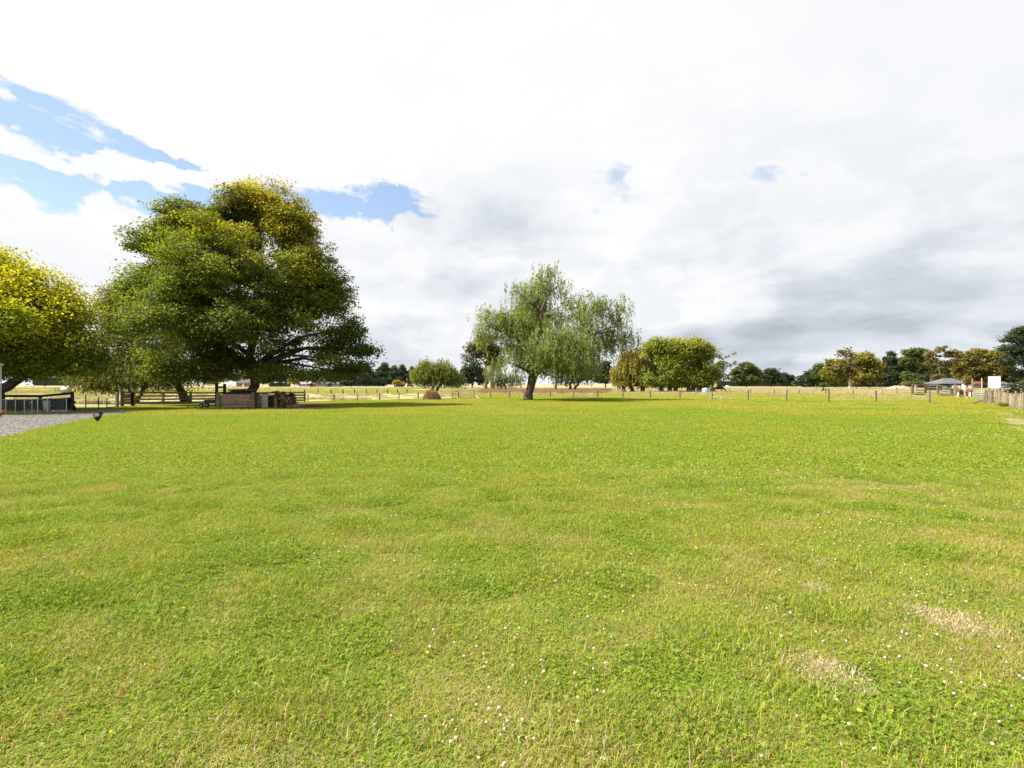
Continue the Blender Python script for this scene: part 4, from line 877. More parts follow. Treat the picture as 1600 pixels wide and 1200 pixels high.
SEC = [(765, 607.5, 614.6), (790, 608, 614.8), (816, 608, 615), (852, 609, 615.8), (877, 608.5, 615.6), (908, 608, 615.4), (932, 608, 615.2), (975, 608, 614.8), (1012, 608, 614.7), (1065, 607.5, 614.7), (1119, 607.5, 614.8), (1140, 607, 614.9), (1172.7, 607.5, 615.1),
       (1209.5, 607.8, 615.4), (1249, 608, 615.8), (1290, 607.3, 616), (1333, 607.6, 616.4), (1378, 607.6, 616.7), (1401, 605.3, 617), (1424, 604, 617.2)]
wire_fence('paddock_fence', 'farther wire fence between the green paddock and the tan dry field', SEC, WOOD_BROWN, seed=3, rad=.10)
LEFT2 = [(453.5, 608.6, 615.2), (476, 608.4, 615.2), (497, 608, 615.2), (517, 608, 615.2), (536, 608, 615.2), (554, 608, 615.2), (572.5, 607.8, 615.2), (589, 607.8, 615.1), (605.6, 607.6, 615), (621, 608, 615), (636, 608, 614.9)]
wire_fence('paddock_fence', 'farther wire fence across the left dry field, behind the lawn fence posts', LEFT2, WOOD_DARK, seed=4, rad=.09)
FARF = [(1260 + 14.5 * i, 601.3, 606.0) for i in range(14)]
wire_fence('paddock_fence', 'farthest post fence at the foot of the right wood', FARF, WOOD_GREY, seed=5, rad=.16, wires=2)
# slanting stay in the dry field
p0, p1 = G(1269, 615.6), atZ(1279, 603.4, G(1269, 615.6).y)
t = thing('slanted_pole', 'thin grey pole leaning to the right against the farther wire fence', 'pole', p0); MB().tube([p0 - Vector((0, 0, .05)), p1], [.06, .05], 7).build('shaft', WOOD_GREY, t)
# dark timber frame below the small round shrub
B = G(1287, 612.5); s_ = unit(B.y); t = thing('feed_stand', 'low dark timber stand under the small round shrub', 'stand', B)
for dx in (-5, 5): beamo('leg', B + Vector((dx * s_, -.6, -.02)), B + Vector((dx * s_, -.6, .72)), .14, .14, WOOD_DARK, t)
for z_ in (.35, .66): beamo('rail', B + Vector((-5 * s_, -.70, z_)), B + Vector((5 * s_, -.70, z_)), .05, .12, WOOD_DARK, t)

# ------------------------------------------------------------------ timber rail fence under the trees
def rail_fence(name, label, posts, rails, mp, mr, w=.15, rw=.045, rh=.13, front=-1, cat='fence'):
    pos = [G(p[0], p[2]) for p in posts]; hs = [px_height(p[1], p[2]) for p in posts]
    root = thing(name, label, cat, pos[0]); rnd = random.Random(len(posts))
    for p, h in zip(pos, hs): beamo('post', p + Vector((0, 0, -.05)), p + Vector((rnd.uniform(-.02, .02), 0, h)), w, w, mp, root)
    for f in rails:
        for i in range(len(pos) - 1):
            d = (pos[i + 1] - pos[i]).normalized(); n_ = Vector((d.y, -d.x, 0)) * (w / 2 + rw / 2 + .004)
            if n_.y > 0: n_ = -n_
            ja, jb = rnd.uniform(-.015, .015), rnd.uniform(-.015, .015)
            beamo('rail', pos[i] + n_ + Vector((0, 0, f * hs[i] + ja)) + d * .004, pos[i + 1] + n_ + Vector((0, 0, f * hs[i + 1] + jb)) - d * .004, rw, rh, mr, root)
    return root
RAILP = [(209, 612, 633.4), (255, 612.3, 632.2), (298, 612.6, 631.2), (338, 612.6, 630.3), (378, 612.6, 629.5), (412, 612.6, 629), (443, 612.4, 628.5), (476, 612, 628)]
rail_fence('rail_fence', 'brown four rail timber fence running behind the trees and the cream hut', RAILP, (.93, .68, .42, .17), WOOD_BROWN, WOOD_BROWN)
rail_fence('rail_fence', 'dark two rail timber fence in the shade behind the poultry pen', [(-8, 617, 641.5), (63, 617, 640.6), (113, 612, 640)], (.92, .62), WOOD_DARK, WOOD_DARK, rh=.16)
# pen of galvanised mesh
def pen():
    P_ = [(-14, 648.8), (9, 648.3), (24, 647.6), (38, 647), (50, 646.4), (59, 645.8), (74, 645), (104, 643.6)]
    pos = [G(*p) for p in P_]; root = thing('poultry_pen', 'low galvanised mesh pen along the top edge of the gravel drive', 'pen', pos[1]); h = .86
    for p in pos: MB().tube([p - Vector((0, 0, .05)), p + Vector((0, 0, h))], .022, 6).build('post', STEEL, root)
    for i in range(len(pos) - 1):
        MB().tube([pos[i] + Vector((0, 0, h)), pos[i + 1] + Vector((0, 0, h))], .017, 5).build('top_rail', STEEL, root)
        mb = MB(); a, b = pos[i], pos[i + 1]; n_ = max(6, int((b - a).length / .08))
        for k in range(1, n_): q = a.lerp(b, k / n_); mb.tube([q + Vector((0, .01, .02)), q + Vector((0, .01, h))], .0025, 3, cap=False)
        for k in range(1, 10): mb.tube([a + Vector((0, .01, h * k / 10)), b + Vector((0, .01, h * k / 10))], .0025, 3, cap=False)
        o = mb.build('wire_mesh', STEEL, root); o['kind'] = 'stuff'
    return root
pen()
# wire netting run from the pen to the gate
def netting():
    P_ = [(113, 616.5, 641), (134, 617, 639.8), (154, 620, 639), (167, 622, 638.2), (184, 615, 637)]
    pos = [G(a, c) for a, b, c in P_]; root = thing('netting_fence', 'thin wire netting fence between the poultry pen and the brown gate', 'fence', pos[0]); hs = [px_height(b, c) for a, b, c in P_]
    for p, h in zip(pos, hs): MB().tube([p - Vector((0, 0, .05)), p + Vector((0, 0, h))], .035, 6).build('post', WOOD_GREY if h < 1 else DARK_STEEL, root)
    for i in range(len(pos) - 1):
        for k in range(5):
            z_ = .22 + k * .20
            MB().tube([pos[i] + Vector((0, 0, z_)), pos[i + 1] + Vector((0, 0, z_))], .006, 3, cap=False).build('wire', DARK_STEEL, root)
    a, b = pos[0], pos[-1]
    return root
netting()
B = G(191, 635.5); s_ = unit(B.y); C_ = G(207, 634.4)
t = thing('farm_gate', 'brown boarded gate with silver pipe rails next to the forked willow', 'gate', B)
for q in (B, C_): beamo('post', q - Vector((0, 0, .05)), q + Vector((0, 0, 1.16)), .16, .16, WOOD_DARK, t)
dv = (C_ - B)
for k in range(5): beamo('board', B + Vector((.1, -.02, .32 + k * .19)), C_ + Vector((-.1, -.02, .32 + k * .19)), .03, .165, WOOD_BROWN, t)
for z_ in (.30, .80): MB().tube([B + Vector((.1, -.10, z_)), C_ + Vector((-.1, -.10, z_))], .028, 7).build('pipe_rail', STEEL, t)
# pale gate post left of it
q = G(183, 636); t = thing('gate_post', 'pale square post on the left of the brown boarded gate', 'post', q); beamo('shaft', q - Vector((0, 0, .05)), q + Vector((0, 0, 1.1)), .17, .17, WOOD_PALE, t)
# white lamp post at the very left
q = G(1.5, 644); t = thing('white_post', 'slim white pole with a flat cap at the left edge of the picture', 'pole', q); hh = px_height(572, 644)
MB().tube([q - Vector((0, 0, .05)), q + Vector((0, 0, hh))], .034, 10).build('shaft', WHITE, t)
MB().tube([q + Vector((0, 0, hh + .002)), q + Vector((0, 0, hh + .05)), q + Vector((0, 0, hh + .14)), q + Vector((0, 0, hh + .18))], [.06, .15, .13, .04], 12).build('cap', WHITE, t)
# white trough + board lying by the pen
q = G(92, 643.4); t = thing('feed_tray', 'long low white tray lying on the ground in front of the pen', 'tray', q)
mb = MB(); mb.box(q + Vector((0, 0, .03)), (.75, .16, .05)); mb.build('base', WHITE, t); mb = MB()
for dx in (-.35, .35): mb = MB(); mb.box(q + Vector((dx, 0, .085)), (.03, .16, .055)); mb.build('end', WHITE, t)
q = G(73, 641.5); t = thing('water_drum', 'grey plastic bucket stand inside the poultry pen', 'drum', q)
MB().tube([q, q + Vector((0, 0, .30)), q + Vector((0, 0, .62))], [.17, .20, .21], 12).build('body', STEEL, t); MB().tube([q + Vector((0, 0, .622)), q + Vector((0, 0, .66))], [.23, .23], 12).build('lid', STEEL, t)

# ------------------------------------------------------------------ plank bin, hut, logs under the huge tree
def plank_bin():
    a, b = G(341, 638.6), G(396, 638.4); root = thing('timber_bin', 'open bin of weathered planks between posts, left of the cream hut', 'bin', a)
    W_ = b.x - a.x; D_ = 1.6
    for k, (q, m_) in enumerate(((a, WOOD_GREY), (b, WOOD_GREY))): beamo('post', q - Vector((0, 0, .05)), q + Vector((0, 0, 1.16)), .19, .15, m_, root)
    q = b + Vector((.16, .05, 0)); beamo('post', q - Vector((0, 0, .05)), q + Vector((0, 0, 1.18)), .11, .11, WOOD_DARK, root)
    for z_, h_ in ((.175, .19), (.395, .19), (.62, .23), (.885, .27)):
        beamo('plank', a + Vector((.1, .1, z_)), b + Vector((-.1, .1, z_ + .005)), .045, h_, WOOD_RED, root)
    for z_, h_ in ((.2, .22), (.47, .24), (.75, .24)):
        for x_ in (a.x, b.x): beamo('plank', (x_, a.y + .14, z_), (x_, a.y + D_, z_), .045, h_, WOOD_BROWN, root)
        beamo('plank', (a.x + .05, a.y + D_ + .06, z_), (b.x - .05, a.y + D_ + .06, z_), .045, h_, WOOD_BROWN, root)
    return root, a, b
binr, ba, bb = plank_bin()
# covered heap inside the bin
t = thing('covered_heap', 'dark sheet thrown over the heap inside the plank bin', 'heap', (ba.x + 1.3, ba.y + .8, 0))
mb = MB(); r8 = random.Random(3); nx, ny = 12, 6; vs = []
for j in range(ny + 1):
    for i in range(nx + 1):
        u, v = i / nx, j / ny; e = min(u, 1 - u, v, 1 - v) * 2
        vs.append((ba.x + .20 + u * (bb.x - ba.x - .4), ba.y + .42 + v * 1.1, 1.05 + .22 * min(e * 2.2, 1) + r8.uniform(-.03, .03) + .05 * (1 - u)))
k0 = len(vs); vs += [(x_, y_, .1) for x_, y_, z_ in vs]; fs = []
for j in range(ny):
    for i in range(nx): q = j * (nx + 1) + i; fs.append((q, q + 1, q + nx + 2, q + nx + 1))
rim = [i for i in range(nx + 1)] + [(j + 1) * (nx + 1) + nx for j in range(ny)] + [ny * (nx + 1) + nx - 1 - i for i in range(nx)] + [(ny - 1 - j) * (nx + 1) for j in range(ny - 1)]
for i in range(len(rim)): a_, b_ = rim[i], rim[(i + 1) % len(rim)]; fs.append((b_, a_, a_ + k0, b_ + k0))
mb.add(vs, fs); mb.build('cover', BLACKISH, t)
for i, (dx, dz) in enumerate(((.5, .03), (1.1, .06), (1.75, .04))):
    q = Vector((ba.x + dx, ba.y + .35, 1.31)); tag(MB().tube([q, q + Vector((.55, .5, dz))], [.055, .045], 7).build('branch', BARK, None), '%s short dark branch on the sheet over the plank bin' % ('leftmost', 'middle', 'rightmost')[i], 'branch', 'branches on the bin cover')
# tall yard posts with cross bar
q0, q1 = G(338.5, 634.5), G(351, 634); t = thing('yard_frame', 'pair of tall dark posts joined by a crossbar behind the plank bin', 'frame', q0)
for q, h in ((q0, 1.82), (q1, 1.76)): beamo('post', q - Vector((0, 0, .05)), q + Vector((0, 0, h)), .17, .17, WOOD_DARK, t)
for z_ in (1.5, 1.05): beamo('crossbar', q0 + Vector((.09, -.12, z_)), q1 + Vector((-.09, -.12, z_)), .05, .14, WOOD_DARK, t)
# little cart
q = G(316, 637.2); s_ = unit(q.y); t = thing('small_cart', 'small dark two wheeled cart parked left of the plank bin', 'cart', q)
for dy in (0, .7):
    w_ = MB(); w_.tube([(0, -.05, 0), (0, -.045, 0), (0, .045, 0), (0, .05, 0)], [.13, .17, .17, .13], 16); o = link('wheel', w_.mesh('wheel', RUBBER), t, loc=(-.05, dy, .17))
    h_ = MB(); h_.tube([(0, -.06, 0), (0, .06, 0)], [.07, .07], 10); link('hub', h_.mesh('hub', STEEL), o)
mb = MB(); mb.box(q + Vector((.62, .35, .34)), (1.05, .56, .03)); mb.build('tray_floor', DARK_STEEL, t)
for dy in (.08, .62): beamo('tray_side', q + Vector((.10, dy, .47)), q + Vector((1.15, dy, .47)), .02, .22, DARK_STEEL, t)
for dx in (.10, 1.14): beamo('tray_end', q + Vector((dx, .10, .47)), q + Vector((dx, .60, .47)), .02, .21, DARK_STEEL, t)
MB().tube([q + Vector((-.05, -.08, .17)), q + Vector((-.05, .78, .17))], .02, 6).build('axle', STEEL, t)
MB().tube([q + Vector((.08, .04, .2)), q + Vector((.08, .04, .62))], .018, 6).build('upright', STEEL, t)
for dy in (.14, .56): MB().tube([q + Vector((.9, dy, 0)), q + Vector((.9, dy, .325))], .02, 6).build('leg', DARK_STEEL, t)

def hut():
    a, b = G(400.5, 637.2), G(429, 637.2); w = b.x - a.x; y0 = a.y; d = .70; hl, hr = 1.0, 1.06
    root = thing('cream_hut', 'small stained cream hut with a dark doorway and rusty iron roof under the huge tree', 'hut', ((a.x + b.x) / 2, y0 + d / 2, 0))
    xd0, xd1 = a.x + w * .63, a.x + w * .965
    mb = MB(); mb.box(((a.x + xd0) / 2, y0, .50), (xd0 - a.x, .04, 1.0)); mb.build('front_wall', CREAM, root)
    mb = MB(); mb.box(((xd0 + b.x) / 2, y0, .955), (b.x - xd0, .04, .12)); mb.build('lintel', CREAM, root)
    mb = MB(); mb.box((b.x - .01, y0 - .012, .50), (.065, .06, 1.02)); mb.build('corner_board', WOOD_GREY, root)
    mb = MB(); mb.box((a.x - .02, y0 - .012, .50), (.05, .06, 1.02)); mb.build('corner_board', WOOD_GREY, root)
    mb = MB(); mb.box((a.x + .02, y0 + d / 2, .50), (.04, d - .05, 1.0)); mb.build('side_wall', CREAM, root)
    mb = MB(); mb.box((b.x - .02, y0 + d / 2, .50), (.04, d - .05, 1.0)); mb.build('side_wall', CREAM, root)
    mb = MB(); mb.box(((a.x + b.x) / 2, y0 + d, .50), (w - .06, .04, 1.0)); mb.build('back_wall', CREAM, root)
    mb = MB(); mb.box(((xd0 + xd1) / 2, y0 + .16, .45), (xd1 - xd0 - .02, .03, .84)); dr = mb.build('door', BLACKISH, root)
    mb = MB(); mb.box((xd0 + .06, y0 + .135, .48), (.03, .02, .09)); mb.build('handle', STEEL, dr)
    mb = MB(); mb.box(((xd0 + xd1) / 2, y0 - .02, .03), (xd1 - xd0, .09, .055)); mb.build('sill', WOOD_GREY, root)
    for k in range(4):                                   # overlapping rusty corrugated sheets
        mb = MB(); x0 = a.x - .12 + k * (w + .26) / 4; n_ = 10; vs = []
        for j in range(2):
            for i in range(n_ + 1):
                x_ = x0 + i / n_ * ((w + .26) / 4 + .03); lift = .16 * max(0, (x_ - (a.x + w * .62)) / (w * .38)) * (1 - max(0, (x_ - b.x + .08) / .2) * 1.6)
                for th in (0, .012): vs.append((x_, y0 - .14 + j * (d + .25), 1.035 + lift + .02 * math.sin(x_ * 70) + th + k % 2 * .016 + j * .05))
        fs = []; m_ = (n_ + 1) * 2
        for i in range(n_):
            q = 2 * i; fs += [(q + 1, q + 3, m_ + q + 3, m_ + q + 1), (q, m_ + q, m_ + q + 2, q + 2), (q, q + 2, q + 3, q + 1), (m_ + q, m_ + q + 1, m_ + q + 3, m_ + q + 2)]
        mb.add(vs, fs); mb.build('roof_sheet', RUST, root)
    return root
hut()
# log pile: each split round is its own thing
def logs():
    r = random.Random(5); a = G(443.5, 636.9); spots = []
    mb = MB(); mb.k = 0; rows = [(0, 7), (1, 6), (2, 6), (3, 5), (4, 3), (5, 2)]
    for j, n_ in rows:
        for i in range(n_): spots.append((j, i, n_, a.x - .85 + (i + .5 * (j % 2)) * .235 + r.uniform(-.03, .03) + .05 * j, .115 + j * .193, r.uniform(-.12, .12)))
    ROW = ['bottom', 'second', 'third', 'fourth', 'fifth', 'top']; NTH = ['first', 'second', 'third', 'fourth', 'fifth', 'sixth', 'last']
    for (j, i, cnt, x_, z_, dy) in spots:
        rad = r.uniform(.095, .125); L_ = r.uniform(.7, .95); mb = MB(); n_ = 9
        q = Vector((x_, a.y + dy, z_)); ang = r.uniform(-.08, .08)
        mb.tube([q, q + Vector((ang * L_, L_, r.uniform(-.02, .02)))], [rad, rad * r.uniform(.9, 1.05)], n_, cap=False); e = len(mb.v); mb.k = 1
        mb.f += [tuple(range(n_ - 1, -1, -1)), tuple(range(n_, 2 * n_))]; mb.mi += [1, 1]
        o = mb.build('log', [BARK, LOG_END], None)
        tag(o, 'dark log, %s from the left in the %s row of the firewood stack' % (NTH[i], ROW[j]), 'log', 'logs of the firewood stack')
    for i, (sx, sy, ex, ey, h1) in enumerate(((452, 637, 466, 631, .35), (454, 637.5, 468, 633.5, .22), (457, 637.5, 469, 636, .12))):
        p, q = G(sx, sy), G(ex, sy - .8); q = q + Vector((0, .1, h1)); p = p + Vector((0, 0, .06))
        tag(MB().beam(p, q, .12, .05).build('loose_plank', WOOD_RED, None), ['uppermost loose plank leaning on the right end of the firewood', 'middle loose plank by the right end of the firewood', 'lowest loose plank by the right end of the firewood'][i], 'plank')
logs()
# second smaller heap of branches on the right shoulder of the stack
def mound(name, label, cat, px, py, w_px, h_px, m, seed, dep=1.0, nb=0, bm=None, spiky=.2, lift=0):
    B = G(px, py); s_ = unit(B.y); w, h = w_px * s_ / 2, h_px * s_; r = random.Random(seed); root = thing(name, label, cat, B)
    nx, ny = 22, 12; vs = []; fs = []
    for j in range(ny + 1):
        for i in range(nx + 1):
            u, v = i / nx * 2 - 1, j / ny * 2 - 1; d = min(1, math.sqrt(u * u + v * v)); zz = h * (1 - d ** 2.4) * (1 + r.uniform(-spiky, spiky) * (1 - d)) - .03
            vs.append((B.x + u * w, B.y + v * w * dep, zz if d < 1 else -.03))
    for j in range(ny):
        for i in range(nx): q = j * (nx + 1) + i; fs.append((q, q + 1, q + nx + 2, q + nx + 1))
    mb = MB(); mb.add(vs, fs); mb.build('mass', m, root)
    if nb:
        V = []; rr = np.random.default_rng(seed)
        a = rr.uniform(0, 6.283, nb); d = np.sqrt(rr.uniform(0, 1, nb)) * .98; P = np.stack([w * d * np.cos(a), w * dep * d * np.sin(a), h * (1 - d ** 2.4) - .02], 1)
        A = rr.normal(size=(nb, 3)) * np.array([1, 1, .5]); N = rr.normal(size=(nb, 3)) + np.array([0, 0, .6]); N = nrm(N); A -= N * (A * N).sum(1, keepdims=True)
        C = np.array(bm)[rr.integers(0, len(bm), nb)] * rr.uniform(.7, 1.25, (nb, 1)); V = leaf_quads(P, A, N, rr.uniform(.25, .7, nb) * min(1, h), rr.uniform(.02, .05, nb) * min(1.4, h + .4))
        o = link('loose_stalks', quads_mesh('loose_stalks', V, np.repeat(C, 4, 0), DRYGRASS), root); o['kind'] = 'stuff'
    return root
mound('hay_heap', 'rounded heap of brown hay by the fence in front of the small willow', 'heap', 674.5, 624.6, 27, 14.5, STRAW, 3, .8, 2600, [(.30, .18, .10), (.40, .26, .15), (.24, .15, .08)])
mound('soil_heap', 'low red brown heap of bare soil right of the firewood', 'heap', 497, 635.5, 66, 3.6, M_SOIL, 4, .35)
mound('soil_heap', 'small pale heap of wood chips between the firewood and the soil heap', 'heap', 459, 636.6, 22, 4.5, STRAW, 6, .5)
mound('brush_heap', 'tangle of dark brushwood at the right shoulder of the firewood stack', 'heap', 455, 632, 16, 17, WOOD_DARK, 7, .8, 500, [(.05, .035, .022), (.12, .08, .05), (.18, .12, .07)])
mound('hay_mound', 'long pinkish mound of spoil left of the stock yard rails', 'mound', 1405, 608.2, 44, 5.6, rough_mat('pink_spoil', (.22, .16, .125), (.31, .24, .19), 1.2), 8, .4)

# small metal gate and netting panel in the back fence
q0, q1 = G(706.5, 622.2), G(716.5, 622); t = thing('metal_gate', 'small dark metal gate in the back fence right of the hay heap', 'gate', q0)
for q in (q0, q1): MB().tube([q - Vector((0, 0, .05)), q + Vector((0, 0, .80))], .045, 6).build('upright', DARK_STEEL, t)
for z_ in (.08, .32, .55, .78): MB().tube([q0 + Vector((.05, 0, z_)), q1 + Vector((-.05, 0, z_))], .025, 5).build('bar', DARK_STEEL, t)
q0, q1 = G(717.5, 622), G(740, 622); t = thing('mesh_panel', 'pale galvanised mesh panel between the small metal gate and the long fence', 'panel', q0)
mb = MB()
for k in range(19): q = q0.lerp(q1, k / 18); mb.tube([q + Vector((0, .02, .02)), q + Vector((0, .02, .78))], .009, 3, cap=False)
for k in range(7): mb.tube([q0 + Vector((0, .02, .04 + k * .12)), q1 + Vector((0, .02, .04 + k * .12))], .009, 3, cap=False)
mb.build('wire_mesh', STEEL, t)['kind'] = 'stuff'
for q in (q0, q1): MB().tube([q - Vector((0, 0, .05)), q + Vector((0, 0, .82))], .03, 6).build('post', STEEL, t)
p, q = G(741, 622), G(749, 623.2); t = thing('white_pipe', 'thin white pipe leaning from the start of the long fence to the grass', 'pipe', q); MB().tube([p + Vector((0, -.1, .42)), q + Vector((0, 0, .02))], .016, 6).build('shaft', WHITE, t)

# ------------------------------------------------------------------ right corner: batten fence, board, pallets
def batten_fence():
    a, b = G(1557, 630.2), G(1600, 642.8); d = (b - a); L_ = d.length; d.normalize(); b2 = a + d * (L_ + 5); L2 = (b2 - a).length
    root = thing('batten_fence', 'weathered post and batten fence running along the right edge of the lawn', 'fence', a); r = random.Random(2)
    n_ = int(L2 / 1.15); nrm_ = Vector((d.y, -d.x, 0)) * -1
    if nrm_.x > 0: nrm_ = -nrm_
    for k in range(n_ + 1):
        q = a + d * (k * 1.15); post = k % 4 == 0
        h = (1.20 if post else 1.06) + r.uniform(-.05, .05)
        if post: MB().tube([q - Vector((0, 0, .05)), q + Vector((r.uniform(-.03, .03), 0, h))], [.085, .075], 8).build('post', WOOD_GREY, root)
        else: beamo('batten', q + nrm_ * .03 + Vector((0, 0, .05)), q + nrm_ * .03 + Vector((r.uniform(-.03, .03), r.uniform(-.02, .02), h)), .05, .035, WOOD_PALE, root)
    for k in range(7):
        z_ = .12 + k * .15; MB().tube([a + Vector((0, 0, z_)), b2 + Vector((0, 0, z_))], .004, 3, cap=False).build('wire', STEEL, root)
batten_fence()
q = G(1548.5, 630.6); t = thing('strainer_post', 'thick pale strainer post at the corner of the two fences, below the white board', 'post', q)
MB().tube([q - Vector((0, 0, .05)), q + Vector((0, 0, .6)), q + Vector((.03, 0, 1.2)), q + Vector((.03, 0, 1.24))], [.17, .165, .16, .13], 12).build('shaft', WOOD_GREY, t)
q = G(1541, 629); t = thing('gate_post', 'dark narrow post just left of the thick strainer post', 'post', q); beamo('shaft', q - Vector((0, 0, .05)), q + Vector((0, 0, 1.18)), .13, .13, WOOD_DARK, t)
p, q = G(1516, 631.2), G(1541, 629.2); t = thing('fallen_rail', 'dark pole lying slanted from the grass up to the corner posts', 'pole', p); MB().tube([p + Vector((0, -.12, .05)), q + Vector((0, -.15, .42))], [.07, .06], 8).build('shaft', WOOD_BROWN, t)
def board():
    Z = 51.5; s_ = unit(Z); c = atZ(1553.6, 597.3, Z); w, h = 19 * s_, 18.2 * s_
    root = thing('white_board', 'large blank white board standing on two posts above the corner of the fences', 'sign', (c.x, Z, 0))
    an = R(-40); ux, uy = math.cos(an), math.sin(an); w = 1.02 * w / (ux - (c.x / Z) * uy)
    P3 = lambda u, off: Vector((c.x + u * ux - off * uy, Z + u * uy + off * ux, 0))
    mb = MB(); mb.box((c.x, Z, c.z), (w, .03, h), rz=an); mb.build('panel', SIGNWHITE, root)
    for dx in (-w * .42, w * .46): q = P3(dx, .075); beamo('post', q + Vector((0, 0, -.05)), q + Vector((0, 0, c.z + h * .4)), .11, .11, WOOD_GREY, root)
    for dz in (-h * .3, h * .3): beamo('batten', P3(-w * .45, .035) + Vector((0, 0, c.z + dz)), P3(w * .45, .035) + Vector((0, 0, c.z + dz)), .035, .07, WOOD_GREY, root)
board()
def pallet(px, py, label, lean=.1, dz=0, wpx=13, tint=LIMEWHITE):
    B = G(px, py); s_ = unit(B.y); w = wpx * s_; root = thing('pallet', label, 'pallet', B + Vector((0, 0, dz)), None); n_ = 7
    for k in range(n_):
        x_ = B.x - w / 2 + (k + .5) * w / n_; beamo('slat', (x_, B.y - .06, dz + .02), (x_, B.y - .06 + lean, dz + .78), w / n_ * .72, .022, tint, root)
    for z_ in (.12, .42, .70): beamo('bearer', (B.x - w / 2, B.y - .01 + lean * z_, dz + z_), (B.x + w / 2, B.y - .01 + lean * z_, dz + z_), .06, .09, tint, root)
pallet(1526, 623.2, 'chalky white pallet standing upright right of the larger calf', .12, wpx=12)
def flat_pallets():
    for k in range(4):
        B = G(1537, 623.6); w = 10 * unit(B.y); z_ = k * .20
        root = thing('pallet', ['lowest flat pallet in the white stack beside the corner posts', 'second flat pallet from the ground in the white stack', 'third flat pallet from the ground in the white stack', 'topmost flat pallet of the white stack beside the corner posts'][k], 'pallet', B + Vector((0, 0, z_)), 'stacked flat pallets')
        for i in range(3): beamo('bearer', (B.x - w / 2 + i * w / 2, B.y - .5, z_ + .045), (B.x - w / 2 + i * w / 2, B.y + .5, z_ + .045), .08, .085, WOOD_GREY, root)
        for i in range(6): beamo('slat', (B.x - w / 2, B.y - .45 + i * .18, z_ + .105), (B.x + w / 2 + .04 * (k % 2), B.y - .45 + i * .18, z_ + .105), .12, .03, LIMEWHITE, root)
flat_pallets()
q = G(1519.5, 621); t = thing('tall_post', 'tall brown post between the calves and the chalky white pallet', 'post', q); MB().tube([q - Vector((0, 0, .05)), q + Vector((0, 0, 2.45))], [.10, .08], 8).build('shaft', WOOD_BROWN, t)
q = G(1534, 619); t = thing('tall_post', 'tall pale post left of the white board, in front of the red roof', 'post', q); MB().tube([q - Vector((0, 0, .05)), q + Vector((0, 0, 2.6))], [.08, .065], 8).build('shaft', WOOD_PALE, t)
# stock yard rails
rail_fence('stock_yard', 'high grey rail stock yard left of the pavilion', [(1426, 600.2, 617), (1446, 601, 617), (1465, 600.8, 617.6), (1487, 607, 617.8), (1493, 600.5, 618.2)], (.95, .72, .46, .2), WOOD_GREY, WOOD_GREY, w=.22, rw=.06, rh=.15, cat='yard')
q = G(1430.5, 617.2); t = thing('tall_post', 'pale post doubled up at the left end of the stock yard', 'post', q); beamo('shaft', q - Vector((0, 0, .05)), q + Vector((0, 0, 1.62)), .15, .15, WOOD_PALE, t)
q = G(1433, 617.5); t = thing('dark_sleeper', 'dark sleepers lying at the left foot of the stock yard', 'timber', q); MB().beam(q + Vector((-.9, -.25, .11)), q + Vector((.8, -.25, .11)), .24, .22).build('baulk', WOOD_DARK, t)
for i, (px, py, lb) in enumerate(((1496, 619.2, 'stout grey gate post left of the smaller calf'), (1509, 618.6, 'stout pale gate post between the two calves'))):
    q = G(px, py); t = thing('gate_post', lb, 'post', q); MB().tube([q - Vector((0, 0, .05)), q + Vector((0, 0, 1.35))], [.14, .13], 9).build('shaft', WOOD_PALE if i else WOOD_GREY, t)
q = G(1481, 619); t = thing('feed_trough', 'long low dark feed trough on the grass below the pavilion', 'trough', q); w = 26 * unit(q.y)
for dy in (-.2, .2): beamo('side', q + Vector((-w / 2, dy, .13)), q + Vector((w / 2, dy, .13)), .03, .24, WOOD_BROWN, t)
beamo('floor', q + Vector((-w / 2 + .02, 0, .04)), q + Vector((w / 2 - .02, 0, .04)), .36, .03, WOOD_BROWN, t)
for dx in (-w / 2 + .02, w / 2 - .02): beamo('end', q + Vector((dx, -.18, .14)), q + Vector((dx, .18, .14)), .03, .22, RUST, t)
# teal drum
q = G(1477, 611); t = thing('teal_drum', 'bright teal plastic drum under the pavilion roof', 'drum', q); MB().tube([q + Vector((0, 0, 0)), q + Vector((0, 0, .1)), q + Vector((0, 0, 1.1)), q + Vector((0, 0, 1.2))], [.40, .45, .45, .40], 14).build('body', TEAL, t)
MB().tube([q + Vector((0, 0, 1.202)), q + Vector((0, 0, 1.26))], [.2, .2], 10).build('lid', TEAL, t)

